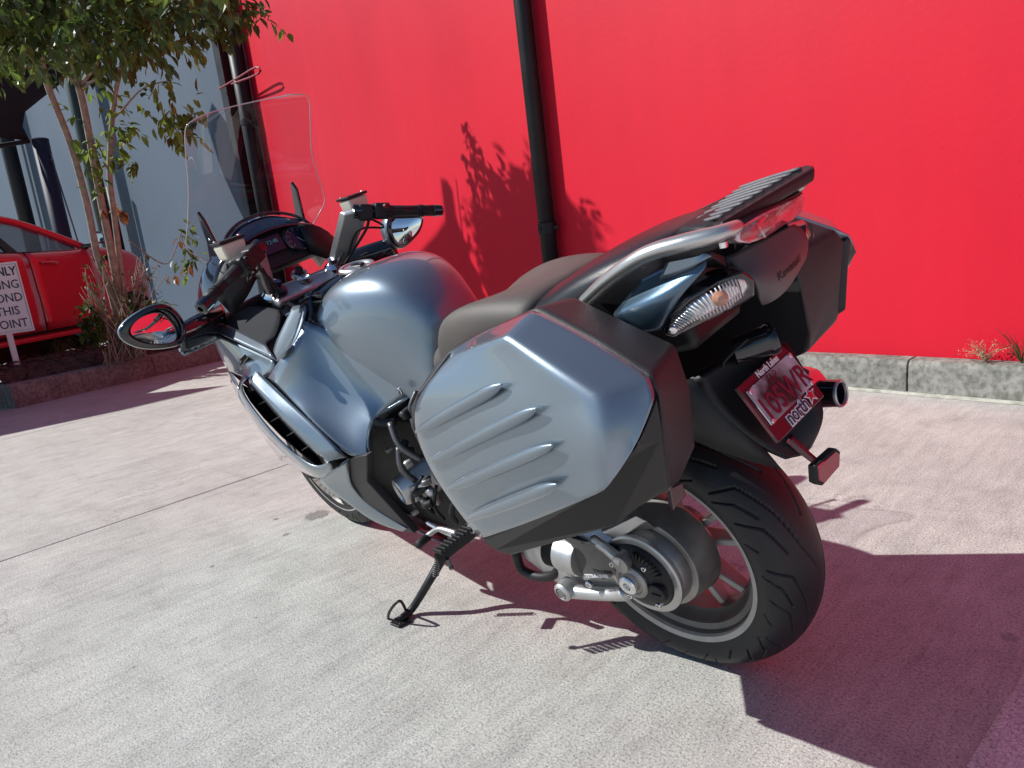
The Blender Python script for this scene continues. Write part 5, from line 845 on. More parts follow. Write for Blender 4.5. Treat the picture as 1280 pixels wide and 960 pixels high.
# nose front with headlamps
rows = []
for z, x, hw in ((.95, 1.50, .24), (.86, 1.62, .25), (.76, 1.66, .24), (.66, 1.60, .2), (.56, 1.52, .16)):
    rows.append([(x - .16 * (abs(t) ** 2.0) , t * hw, z) for t in (-1, -.6, -.2, .2, .6, 1)])
nose = sheet('front_cowl', rows, M['silver'], bike, solid=.006, off=0)
for s in (1, -1):
    sheet('headlamp', [[(1.57, s * .05, .86), (1.53, s * .13, .86), (1.45, s * .2, .84)], [(1.665, s * .04, .80), (1.63, s * .13, .80), (1.54, s * .20, .79)], [(1.675, s * .04, .745), (1.65, s * .11, .745), (1.58, s * .17, .75)]], M['lens_in'], nose, solid=.004)

# ---------------- tank
def tank():
    xs = [.955, .90, .80, .69, .60, .545, .50]
    z0 = [.945, .985, 1.008, 1.012, .985, .93, .86]
    y1 = [.085, .10, .115, .115, .10, .08, .06]; z1 = [.935, .978, 1.0, 1.003, .972, .915, .85]
    y2 = [.13, .145, .157, .148, .122, .098, .08]; z2 = [.915, .945, .96, .953, .915, .865, .815]
    y3 = [.165, .182, .186, .17, .142, .12, .10]; z3 = [.87, .89, .89, .875, .84, .80, .77]
    y4 = [.18, .194, .192, .172, .15, .138, .13]; z4 = [.83, .84, .82, .79, .76, .74, .72]
    y5 = [.18, .192, .188, .168, .152, .145, .14]; z5 = [.78, .77, .73, .70, .68, .67, .66]
    rows = []
    for i in range(7):
        half = [(y5[i], z5[i]), (y4[i], z4[i]), (y3[i], z3[i]), (y2[i], z2[i]), (y1[i], z1[i]), (0, z0[i])]
        full = half + [(-y, z) for y, z in half[:-1][::-1]]; rows.append([(xs[i], y, z) for y, z in full])
    vs, fs = grid(rows); n = len(rows[0]); fs.append(tuple(range(n))); b = (len(rows) - 1) * n; fs.append(tuple(b + j for j in range(n))[::-1])
    cr = {(j, j + 1): .6 for j in range(n - 1)}
    return mk('fuel_tank', vs, fs, M['silver'], bike, sub=3, crease=cr)
tk = tank()
# black trim and filler ahead of the tank
rows = [[(1.09, -.12, .93), (1.10, -.04, .95), (1.10, .04, .95), (1.09, .12, .93)], [(1.02, -.135, .955), (1.03, -.05, .975), (1.03, .05, .975), (1.02, .135, .955)], [(.93, -.135, .968), (.925, -.05, .995), (.925, .05, .995), (.93, .135, .968)], [(.90, -.13, .958), (.895, -.05, .982), (.895, .05, .982), (.90, .13, .958)]]
tt = sheet('tank_trim', rows, M['gloss'], bike, solid=.006)
lathe('fuel_cap', [(0, .052), (.006, .052), (.010, .048), (.010, .04), (.006, .038), (.008, .02), (.008, 0)], V((0.8822,0,0.9897)) + Vector((0, 0, .002)), (-.12, 0, 1), M['alu'], tt, n=40)
box('cap_lever', V((0.8822,0,0.9897)) + Vector((-.01, 0, .012)), (.05, .018, .008), M['gloss'], tt, bev=.003)
lathe('ignition_lock', [(0, .026), (.012, .026), (.015, .022), (.012, .016), (.012, 0)], (1.245,-0.01,0.9853), (-.5, 0, 1), M['alu'], tt, n=30)
lathe('key_ring', [(0.012, .014), (.03, .012), (.03, 0)], (1.245,-0.01,0.9853), (-.5, 0, 1), M['black'], tt, n=20)

# ---------------- seats
def seat():
    xs = [.575, .53, .49, .465, .445, .425, .40, .36, .29, .20, .12, .08]
    zc = [.765, .808, .820, .826, .836, .850, .864, .882, .908, .928, .940, .938]
    de = [-.024, -.022, -.018, -.012, .0, .018, .030, .032, .024, .008, -.01, -.015]
    hw = [.08, .115, .13, .138, .146, .154, .162, .17, .178, .18, .175, .165]
    rows = []
    for x, z, h, e in zip(xs, zc, hw, de):
        rows.append([(x, h * .94, z - .11), (x, h, z - .045 + e * .6), (x, h * .88, z + e), (x, h * .5, z + e * .35), (x, 0, z), (x, -h * .5, z + e * .35), (x, -h * .88, z + e), (x, -h, z - .045 + e * .6), (x, -h * .94, z - .11)])
    vs, fs = grid(rows); n = 9; fs.append(tuple(range(n))); b = (len(rows) - 1) * n; fs.append(tuple(b + j for j in range(n))[::-1])
    o = mk('rider_seat', vs, fs, M['seat'], bike, sub=2)
    xs = [.16, .10, .05, .0, -.05, -.11, -.17, -.22]
    zc = [.905, .922, .942, .964, .981, .997, 1.008, 1.004]; hw = [.155, .162, .16, .155, .15, .143, .13, .11]; rows = []
    for x, z, h in zip(xs, zc, hw):
        rows.append([(x, h * .95, z - .10), (x, h, z - .05), (x, h * .92, z - .012), (x, h * .5, z + .004), (x, 0, z + .004), (x, -h * .5, z + .004), (x, -h * .92, z - .012), (x, -h, z - .05), (x, -h * .95, z - .10)])
    vs, fs = grid(rows); fs.append(tuple(range(n))); b = (len(rows) - 1) * n; fs.append(tuple(b + j for j in range(n))[::-1])
    mk('pillion_seat', vs, fs, M['seatdark'], bike, sub=2)
seat()

# ---------------- tail
rack = prism('luggage_rack', [(-0.1082,-0.07,0.9873), (-0.2303,-0.115,1.028), (-0.3364,-0.135,1.043), (-0.3534,-0.125,1.041), (-0.3603,-0.11,1.038), (-0.3153,0.115,1.026), (-0.1852,0.06,0.9984)], [V(p) + Vector((.004, 0, -.022)) for p in [(-0.1082,-0.07,0.9873), (-0.2303,-0.115,1.028), (-0.3364,-0.135,1.043), (-0.3534,-0.125,1.041), (-0.3603,-0.11,1.038), (-0.3153,0.115,1.026), (-0.1852,0.06,0.9984)]], M['black'], bike, bev=.006)
A0, A1, B0, B1 = V((-0.2048,0.06,1.003)), V((-0.3064,0.1,1.028)), V((-0.2329,-0.1,1.025)), V((-0.3351,-0.128,1.041))
for k in range(9):
    t = .04 + .92 * k / 8; p = A0 + (V((-0.229,-0.108,1.026)) - A0) * t; q = A1 + (V((-0.3451,-0.12,1.041)) - A1) * t
    vs_, fs_ = tube_data([p * .96 + q * .04 + Vector((0, 0, .0015)), (p + q) / 2 + Vector((0, 0, .0025)), p * .06 + q * .94 + Vector((0, 0, .0015))], [.0042, .0048, .0042], 10, 4, flat=.7); mk('rack_slat', vs_, fs_, M['slat'], rack)
def rail(s):
    F = lambda *ps: [(p[0], p[1] * s, p[2]) for p in ps]
    pts = F((-0.0624,0.165,0.9297), (-0.1279,0.172,0.9668), (-0.191,0.175,0.9961), (-0.2308,0.17,1.008), (-0.2783,0.155,1.012), (-0.3186,0.135,1.014), (-0.3293,0.1,1.013))
    o = tube('grab_rail', pts, [.015, .0165, .017, .017, .018, .016, .012], M['railsilver'], bike, n=20, k=6, flat=.78)
    tube('rail_stay', F((-0.2397,0.16,0.9949), (-0.2887,0.15,0.9999), (-0.3153,0.12,0.9995)), [.01, .012, .008], M['black'], o, n=12)
    bolt(o, F((-0.3175,0.13,0.9966))[0], (0, 0, -1), .008, .006); return o
rail(1); rail(-1)
def tailside(s):
    F = lambda *ps: [(p[0], p[1] * s, p[2]) for p in ps]
    rows = [F((-0.1813,0.16,0.9595), (-0.2429,0.155,0.9802), (-0.2838,0.145,0.9912), (-0.2938,0.14,0.9886)), F((-0.1412,0.175,0.9216), (-0.2029,0.175,0.9456), (-0.2597,0.165,0.9662), (-0.299,0.15,0.9745)), F((-0.1238,0.19,0.9097), (-0.2142,0.2,0.9366), (-0.2662,0.18,0.9551), (-0.2949,0.16,0.9661)), F((-0.1736,0.195,0.9016), (-0.2225,0.19,0.9032), (-0.2447,0.185,0.9232), (-0.2606,0.178,0.9367)), F((-0.1724,0.19,0.8813), (-0.21,0.18,0.8799), (-0.2174,0.175,0.886), (-0.2235,0.17,0.8933))]
    o = sheet('tail_panel', rows, M['tailblue'], bike, solid=.004)
    rows = [F((-0.2435,0.155,0.9941), (-0.2808,0.15,1), (-0.3021,0.145,0.9897)), F((-0.2237,0.165,0.9592), (-0.256,0.16,0.9633), (-0.3094,0.15,0.986))]
    sheet('tail_scoop', rows, M['silver'], o, solid=.006, off=1)
    prism('rail_mount', F((-0.2734,0.155,0.9793), (-0.2818,0.15,0.9931), (-0.3068,0.145,0.993), (-0.3093,0.145,0.9806)), F((-.24, .1, .955), (-.26, .1, .97), (-.30, .1, .97), (-.30, .1, .95)), M['black'], o, bev=.003)
    # dark surround and blinker
    ring = F((-0.2146,0.178,0.8736), (-0.2339,0.18,0.9042), (-0.269,0.172,0.9289), (-0.3143,0.15,0.9476), (-0.3347,0.115,0.9483), (-0.3363,0.09,0.9276), (-0.3325,0.09,0.8994), (-0.3145,0.11,0.8897), (-0.2734,0.15,0.8818), (-0.232,0.172,0.8628))
    prism('tail_lamp_housing', ring, [Vector(p) + Vector((.05, -s * .05, 0)) for p in ring], M['gloss'], o, bev=.006)
    c = [F((-0.2258,0.182,0.8781), (-0.2449,0.185,0.9009), (-0.279,0.178,0.9208), (-0.3182,0.16,0.9401), (-0.3337,0.128,0.942), (-0.3386,0.118,0.9342)), F((-0.235,0.184,0.875), (-0.2691,0.19,0.895), (-0.2963,0.18,0.9085), (-0.3231,0.158,0.9192), (-0.335,0.125,0.9233), (-0.341,0.118,0.9266)), F((-0.2391,0.18,0.8719), (-0.2679,0.182,0.8863), (-0.2955,0.172,0.8949), (-0.3192,0.148,0.9), (-0.3309,0.118,0.9067), (-0.3378,0.112,0.9181))]
    L_ = sheet('rear_blinker', c, M['lamp_glass'], o, solid=0)
    sheet('blinker_reflector', [[tuple(Vector(p) + Vector((.012, -s * .012, 0))) for p in r] for r in c], M['lens_in'], L_ if False else o, solid=.002, sub=1)
    for k in range(30):
        t = (k + 1) / 31; i = t * 5; a = int(min(i, 4)); f = i - a
        P0 = V(c[0][a]) * (1 - f) + V(c[0][a + 1]) * f; P1 = V(c[1][a]) * (1 - f) + V(c[1][a + 1]) * f; P2 = V(c[2][a]) * (1 - f) + V(c[2][a + 1]) * f
        vs_, fs_ = tube_data([p + Vector((.009, -s * .009, 0)) for p in (P0, P1, P2)], .0013, 6, 2); mk('reflector_flute', vs_, fs_, M['lens_in'] if k < 10 or k > 23 else M['plate'], o)
    lathe('blinker_bulb', [(0, .013), (.006, .012), (.012, .006), (.013, 0)], V(F((-0.3141,0.155,0.9207))[0]) + Vector((.008, -s * .008, 0)), (-1, s, 0), M['amber'], o, n=20)
    bolt(o, F((-0.2446,0.19,0.8871))[0], (-.6, s, 0), .006, .004)
    return o
tailside(1); tailside(-1)
# tail light block
TL = [(-0.3319,0.112,1.001), (-0.3393,0.105,1.013), (-0.3427,0.03,1.012), (-0.3323,-0.105,1.001), (-0.3362,-0.112,0.9935), (-0.3294,-0.11,0.9694), (-0.3241,-0.08,0.9644), (-0.3344,0.04,0.9735), (-0.3411,0.09,0.9822), (-0.335,0.112,0.9914)]
tl = prism('tail_light', TL, [V(p) + Vector((.09, 0, .004)) for p in TL], M['tail_lens'], bike, bev=.005)
rows = [[(-0.3243,0.118,1.005), (-0.3347,0.11,1.015), (-0.3384,0.02,1.014), (-0.3342,-0.108,1.004)], [tuple(V((-0.3243,0.118,1.005)) + V((.09, 0, .01))), tuple(V((-0.3347,0.11,1.015)) + V((.09, 0, .01))), tuple(V((-0.3384,0.02,1.014)) + V((.09, 0, .01))), tuple(V((-0.3342,-0.108,1.004)) + V((.09, 0, .01)))]]
sheet('tail_light_brow', rows, M['black'], tl, solid=.005, sub=0)
for k, (q, q2) in enumerate((((-0.3378,0.06,1.003), (-0.3375,0.045,0.9773)),)):
    tube('lens_rib', [V(q) + V((-.001, 0, 0)), V(q2) + V((-.001, 0, 0))], .0022, M['plate'], tl, n=6, k=1)
fg = [V(p) + Vector((-.0045, 0, 0)) for p in ((-0.3345,0.11,1), (-0.339,0.103,1.01), (-0.3423,0.03,1.009), (-0.3317,-0.1,1), (-0.3344,-0.107,0.9939), (-0.328,-0.105,0.9724), (-0.3217,-0.08,0.966), (-0.3349,0.04,0.9759), (-0.3401,0.085,0.983), (-0.3357,0.108,0.9924))]
prism('light_cover', fg, [p + Vector((.003, 0, 0)) for p in fg], M['lamp_glass'], tl, bev=.0)
for (u0, v0, u1, v1, ya, yb) in ((940, 283, 944, 303, .075, .07), (958, 272, 966, 293, .03, .01), (978, 260, 984, 281, -.03, -.05)):
    pass
# rear centre cover
rows = [[(-0.2796,0.07,0.9562), (-0.3058,0.04,0.9606), (-0.3178,-0.01,0.961), (-0.3277,-0.07,0.9591)], [(-0.3051,0.075,0.9341), (-0.3217,0.04,0.9385), (-0.3317,-0.01,0.9412), (-0.3362,-0.078,0.9502)], [(-0.3261,0.07,0.918), (-0.3389,0.045,0.9105), (-0.3474,-0.01,0.9162), (-0.3434,-0.08,0.9326)], [(-0.3184,0.06,0.88), (-0.3265,0.045,0.8765), (-0.3387,0,0.8828), (-0.3409,-0.072,0.9109)], [(-0.315,0.045,0.8714), (-0.326,0.04,0.8718), (-0.3378,0,0.8773), (-0.3399,-0.066,0.9049)]]
rcv = sheet('tail_cover', rows, M['cover'], bike, solid=.01, off=0)
a, b = V((-0.3321,0.022,0.9102)), V((-0.332,-0.052,0.9186)); text('cover_lettering', 'Kawasaki', .019, frame_from((a + b) / 2 + Vector((-.05, .010, -.004)), b - a, (0.15, 0, 1)), M['black'], rcv, bold=.0002)
lo_ = rcv.children[0]; sw_ = lo_.modifiers.new('w', 'SHRINKWRAP'); sw_.target = rcv; sw_.offset = .0012; sw_.wrap_method = 'PROJECT'; sw_.use_project_x = True; sw_.use_positive_direction = True; sw_.use_negative_direction = False; sw_.wrap_mode = 'ABOVE_SURFACE'
# body under the tail, inner mudguard
box('subframe', (-.03, 0, .84), (.34, .18, .15), M['black'], bike, rot=Matrix.Rotation(.22, 3, 'Y'), bev=.02)
rows = []
for i in range(9):
    a = R(-22 + i * 10); r = .345 + (.02 if i < 2 else 0); rows.append([RX + Vector((math.sin(a) * (r - d), y, math.cos(a) * (r - d))) for y, d in ((-.105, .03), (-.07, .004), (0, 0), (.07, .004), (.105, .03))])
mg = sheet('rear_mudguard', rows, M['black'], bike, solid=.006)
# plate hanger and tail of the mudguard
PT = [V((-0.2635,0.08,0.7342)), V((-0.2763,-0.08,0.7419)), None, V((-0.3212,0.08,0.6349))]; PT[2] = PT[1] + PT[3] - PT[0]
rows = [[(-0.1851,0.085,0.7487), (-0.2342,0,0.7648), (-0.2801,-0.085,0.7429)], [(-0.2018,0.08,0.708), (-0.2298,0,0.7015), (-0.3098,-0.08,0.6828)], [(-0.2405,0.07,0.6507), (-0.2715,-0.01,0.6184), (-0.3356,-0.07,0.6335)], [(-0.274,0.05,0.6), (-0.314,0,0.58), (-0.3396,-0.05,0.6041)], [(-0.3071,0.035,0.5765), (-0.3184,0,0.5609), (-0.3206,-0.03,0.5636)]]
sheet('plate_hanger', rows, M['black'], mg, solid=.008)
sheet('mudguard_side', [[(-0.1851,0.085,0.7487), (-0.2018,0.08,0.708), (-0.2405,0.07,0.6507), (-0.274,0.05,0.6)], [(-.05, .1, .72), (-.10, .1, .66), (-.2, .085, .6), (-.3, .05, .56)]], M['black'], mg, sub=1)
n_ = (PT[1] - PT[0]).cross(PT[3] - PT[0]).normalized(); n_ = n_ if n_.x < 0 else -n_
fr = prism('number_plate_frame', PT, [p - n_ * .008 for p in PT], M['maroon'], bike, bev=.002)
def on(u, v, o=0): return PT[0] + (PT[1] - PT[0]) * u + (PT[3] - PT[0]) * v + n_ * o
PL = [on(.05, .13, .001), on(.96, .13, .001), on(.96, .74, .001), on(.05, .74, .001)]
def platemat():
    m = mat('plate_smudged', (.45, .42, .46), .5); nt = m.node_tree; L = nt.links.new; p = nt.nodes['Principled BSDF']
    geo = nt.nodes['Texture Coordinate']; c = (PL[0] + PL[2]) / 2 + (PT[1] - PT[0]) * -.04
    d = nt.nodes.new('ShaderNodeVectorMath'); d.operation = 'DISTANCE'; d.inputs[1].default_value = c; L(geo.outputs['Object'], d.inputs[0])
    n = nt.nodes.new('ShaderNodeTexNoise'); n.inputs['Scale'].default_value = 28; L(geo.outputs['Object'], n.inputs['Vector'])
    a_ = nt.nodes.new('ShaderNodeMath'); a_.operation = 'MULTIPLY_ADD'; L(n.outputs[0], a_.inputs[0]); a_.inputs[1].default_value = .1; L(d.outputs['Value'], a_.inputs[2])
    r = nt.nodes.new('ShaderNodeValToRGB'); r.color_ramp.elements[0].position = .075; r.color_ramp.elements[0].color = (.02, .012, .016, 1); r.color_ramp.elements[1].position = .125; r.color_ramp.elements[1].color = (.45, .42, .46, 1)
    L(a_.outputs[0], r.inputs[0]); L(r.outputs[0], p.inputs['Base Color']); return m
pl_ = prism('number_plate', [p + n_ * .003 for p in PL], [p + n_ * .0002 for p in PL], platemat(), fr, bev=.001)
X_, Y_ = PT[1] - PT[0], PT[0] - PT[3]
text('plate_characters', '105WR', .058, frame_from(on(.51, .535, .0045), X_, Y_), M['platered'], fr, sx=.82, bold=.0008)
text('plate_state', 'QLD', .015, frame_from(on(.5, .205, .0045), X_, Y_), M['platered'], fr, sx=.9)
text('frame_name', 'North Lakes', .017, frame_from(on(.55, .066, .0015), X_, Y_), M['white'], fr, bold=.0006, sx=.8)
text('frame_logo_shadow', 'north', .036, frame_from(on(.50, .865, .0012), X_, Y_), M['white'], fr, bold=.0028, sx=.8)
text('frame_logo', 'north', .036, frame_from(on(.50, .865, .0022), X_, Y_), M['signb'], fr, bold=.0002, sx=.8)
text('frame_small_print', 'NORTH  BRISBANE', .0085, frame_from(on(.52, .965, .0012), X_, Y_), M['white'], fr, bold=.0002) if False else None
def star(c, r, m, nm, o):
    vs = []
    for k in range(10):
        a = PI / 2 + k * PI / 5; q = r if k % 2 == 0 else r * .42; vs.append(V(c) + X_.normalized() * math.cos(a) * q + Y_.normalized() * math.sin(a) * q + n_ * o)
    return mk(nm, vs + [v - n_ * .0012 for v in vs], [tuple(range(10)), tuple(range(19, 9, -1))] + [(i, (i + 1) % 10, 10 + (i + 1) % 10, 10 + i) for i in range(10)], m, fr, smooth=False)
star(on(.80, .83), .018, M['white'], 'logo_star', .003); star(on(.80, .83), .012, M['redpaint'], 'logo_star_inner', .004)
for u, v in ((.09, .17), (.92, .17), (.92, .7), (.09, .7)): bolt(fr, on(u, v, .004), n_, .0045, .003)
# red reflector on its arm
tube('reflector_arm', [(-0.2948,0,0.5971), (-0.3109,-0.005,0.5734), (-0.3312,-0.02,0.5377)], [.017, .015, .011], M['maroon'], mg, n=4, k=3, flat=.6)
rp = [(-0.3359,0,0.5438), (-0.3565,-0.045,0.5584), (-0.363,-0.047,0.5499), (-0.3587,-0.045,0.5205), (-0.343,0,0.5033), (-0.3333,0.002,0.5095)]
rr = prism('rear_reflector', rp, [V(p) + Vector((.014, 0, 0)) for p in rp], M['black'], bike, bev=.002)
rc = sum((V(p) for p in rp), Vector()) / 6; prism('reflector_lens', [rc + (V(p) - rc) * .82 + Vector((-.003, 0, 0)) for p in rp], [rc + (V(p) - rc) * .82 + Vector((.003, 0, 0)) for p in rp], M['redrefl'], rr, bev=.001)
# round black canister above the plate
q = V((-0.2828,-0.03,0.7767)); dirc = (V((-0.2811,-0.04,0.7768)) - V((-0.2715,0.06,0.7991))); dirc = Vector((-.75, -.62, .12)).normalized()
cn = lathe('lock_canister', [(-.07, .025), (-.012, .027), (-.008, .029), (.0, .029), (.005, .027), (.006, .023), (.006, 0)], q, dirc, M['gloss'], bike, n=40)
for k in range(3):
    a = .5 + k * 2.1; lathe('cap_rivet', [(.006, .004), (.0072, .0035), (.0072, 0)], q + dirc.orthogonal().normalized() * .016 * math.cos(a) + dirc.cross(dirc.orthogonal()).normalized() * .02 * math.sin(a), dirc, M['black'], cn, n=10)
tube('wiring', [(-0.2712,0.03,0.8017), (-0.236,0.05,0.7727), (-0.231,0.06,0.759)], .003, M['rubber'], cn, n=6)
# exhaust on the right
ex = V((-0.2836,-0.255,0.5548)); ed = Vector((-1, .02, .10)).normalized()
eo = lathe('exhaust', [(-.58, .03), (-.54, .05), (-.46, .066), (-.085, .060), (-.065, .056), (-.06, .045)], ex, ed, M['alu'], bike, n=48)
lathe('exhaust_tip', [(-.09, .031), (-.005, .028), (.0, .0285), (.004, .027), (.0, .0235), (-.1, .022), (-.1, 0)], ex, ed, M['gloss'], eo, n=40)
lathe('tip_ring', [(-.001, .0225), (.004, .0235), (.0055, .0262), (.003, .0285), (-.001, .0288), (-.001, .0225)], ex, ed, M['alu'], eo, n=40)
lathe('exhaust_end_cap', [(-.072, .058), (-.052, .053), (-.040, .040), (-.038, .031)], ex + Vector((-.0, 0, 0)), ed, M['chrome'], eo, n=48)
tube('heat_shield', [ex + Vector((.075, .045, .035)), ex + Vector((.06, .057, .0)), ex + Vector((.065, .05, -.035))], .006, M['redpaint'], eo, n=8)

# ---------------- engine and foot controls
en = box('engine', (.78, 0, .44), (.46, .30, .38), M['engine'], bike, bev=.03, bseg=3)
lathe('clutch_cover', [(-.06, .056), (.0, .051), (.030, .041), (.038, .038), (.041, .033), (.035, .028), (.032, .0)], (0.6825,0.2,0.4385), (.25, 1, -.1), M['alu'], en, n=48)
lathe('cover_badge', [(.0315, .027), (.034, .025), (.034, 0)], (0.6825,0.2,0.4385), (.25, 1, -.1), M['black'], en, n=32)
box('side_frame', (.50, .06, .55), (.20, .08, .28), M['engine'], bike, rot=Matrix.Rotation(-.35, 3, 'Y'), bev=.02)
box('under_seat_frame', (.30, 0, .68), (.46, .22, .18), M['black'], bike, bev=.03)
box('rear_frame', (.36, .06, .44), (.28, .12, .24), M['engine'], bike, bev=.03)
box('radiator', (1.12, 0, .52), (.14, .46, .34), M['engine'], bike, bev=.03)
random.seed(3)
for k in range(16):
    p = V((.50 + random.random() * .22, .19 + random.random() * .03, .34 + random.random() * .34)); q = p + Vector((random.uniform(-.08, .08), random.uniform(-.02, .02), random.uniform(-.12, .12)))
    tube('engine_hose', [p, (p + q) / 2 + Vector((0, .02, 0)), q], random.choice((.005, .008, .011)), random.choice((M['rubber'], M['black'], M['rubber'], M['engine'], M['hose'])), en, n=8)
for (u_, r_) in (((0.6246,0.215,0.5246), .013), ((0.67,0.21,0.4946), .009), ((0.7198,0.2,0.5454), .007), ((0.6471,0.2,0.392), .011), ((0.7168,0.2,0.3456), .009), ((0.8211,0.2,0.3), .007)):
    bolt(en, u_, (.2, 1, -.1), r_, .014, M['alud'])
for (p0, p1, r_) in (((0.6393,0.23,0.4531), (0.5653,0.22,0.478), .007), ((0.6336,0.22,0.423), (0.6069,0.21,0.392), .009), ((0.5717,0.22,0.4599), (0.5843,0.2,0.4053), .012)): tube('engine_bracket', [p0, p1], r_, M['alu'], en, n=8, k=1)
sheet('engine_side_cover', [[(0.8403,0.14,0.6059), (0.6313,0.14,0.6805), (0.6222,0.14,0.672)], [(0.9209,0.14,0.4876), (0.777,0.14,0.5077), (0.7056,0.14,0.4668)], [(0.9923,0.14,0.3629), (0.8852,0.14,0.3257), (0.7842,0.14,0.2907)]], M['engine'], en, solid=.01)
a, b = V((0.6255,0.215,0.6833)), V((0.5383,0.212,0.7094)); text('caution_label', 'CAUTION: USE\nUNLEADED FUEL', .009, frame_from((a + b) / 2, b - a, (0, 0, 1)), M['hose'], en, bold=.0001) if False else None
# foot peg, shifter
pg = prism('foot_peg', [(0.4715,0.33,0.3623), (0.4142,0.235,0.3997), (0.4211,0.23,0.3711), (0.4611,0.33,0.3463)], [V(p) + Vector((.004, .0, -.016)) for p in [(0.4715,0.33,0.3623), (0.4142,0.235,0.3997), (0.4211,0.23,0.3711), (0.4611,0.33,0.3463)]], M['rubber'], bike, bev=.004)
P0, P1 = V((0.4538,0.33,0.372)), V((0.4132,0.238,0.395))
for k in range(10):
    c = P0 + (P1 - P0) * (.03 + .94 * k / 9); box('peg_rubber', c + Vector((-.002, 0, .003)), (.034, .0055, .011), M['rubber'], pg, bev=.0015)
lathe('peg_feeler', [(0, .005), (-.02, .004), (-.022, .006), (-.028, .006), (-.028, 0)], (0.4508,0.31,0.3394), (0, 0, 1), M['hose'], pg, n=12)
tube('peg_hanger', [(0.4217,0.235,0.3838), (0.3853,0.22,0.4331), (0.4246,0.2,0.4575), (0.5311,0.19,0.4536)], [.014, .018, .018, .014], M['alu'], bike, n=12)
sh = tube('shift_lever', [(0.4926,0.235,0.3516), (0.5574,0.24,0.3536), (0.5956,0.25,0.3358), (0.6,0.27,0.3334)], [.008, .007, .007, .006], M['alu'], bike, n=10)
tube('shifter_rubber', [(0.6048,0.255,0.3267), (0.5838,0.3,0.3388)], .011, M['rubber'], sh, n=14, k=1)
tube('shift_rod', [(0.6377,0.225,0.3466), (0.5777,0.225,0.3357), (0.5235,0.22,0.3233)], [.006, .008, .008], M['chrome'], sh, n=10)
# side stand
G_ = (0.7169,0.3674,0.0892); st = tube('side_stand', [(0.6021,0.2,0.2785), (0.6547,0.215,0.2105), (0.6755,0.27,0.163), (0.7253,0.32,0.0955), tuple(V(G_) + Vector((0, 0, .012)))], [.013, .014, .012, .011, .010], M['black'], bike, n=12, k=4)
gm = Matrix.Rotation(LEAN, 3, 'X')
gl = [gm @ (Matrix.Rotation(-LEAN, 3, 'X') @ V(G_) + Vector((dx, dy, .006))) for dx, dy in ((-.022, -.02), (.02, -.028), (.03, .0), (.018, .026), (-.02, .022))]
prism('stand_foot', gl, [p + gm @ Vector((0, 0, -.006)) for p in gl], M['black'], st, bev=.002)
tube('stand_tang', [V((0.7561,0.325,0.0709)), (0.6869,0.36,0.1692), (0.7429,0.38,0.1208), (0.8155,0.36,0.0273), V(G_) + Vector((-.012, .01, .008))], .004, M['black'], st, n=8, k=6)
cs = [(0.614,0.235,0.2634) , (0.6358,0.25,0.2149)]; mbs = MB(); a, b = V(cs[0]), V(cs[1]) + Vector((0, .01, -.02)); dd_ = (b - a); ux = dd_.orthogonal().normalized(); uy = dd_.normalized().cross(ux)
tube('stand_spring', [a + dd_ * (i / 80) + (ux * math.cos(i * .9) + uy * math.sin(i * .9)) * .008 for i in range(81)], .0018, M['hose'], st, n=5, k=1)

# ---------------- cockpit
tc_ = box('top_clamp', (1.20, 0, .955), (.08, .26, .03), M['alu'], bike, rot=Matrix.Rotation(-.42, 3, 'Y'), bev=.01)
for s in (1, -1): lathe('fork_cap', [(0, .026), (.018, .026), (.024, .02), (.03, .013), (.045, .012), (.045, 0)], (1.195, s * .1, .965), (-.42, 0, 1), M['chrome'] if s < 0 else M['ins'], tc_, n=24)
lathe('steering_nut', [(0, .024), (.012, .022), (.014, .014), (.014, 0)], (1.20, 0, .975), (-.42, 0, 1), M['chrome'], tc_, n=6, smooth=False)
lathe('fork_collar', [(-.01, .04), (.0, .042), (.008, .036), (.014, .034), (.014, .0)], (1.218,0.1,0.9678), (-.42, 0, 1), M['chrome'], tc_, n=30)
lathe('fork_adjuster', [(.0, .026), (.02, .022), (.022, .012), (.04, .011), (.04, 0)], (1.213,0.1,0.9729), (-.42, 0, 1), M['alu'], tc_, n=24)
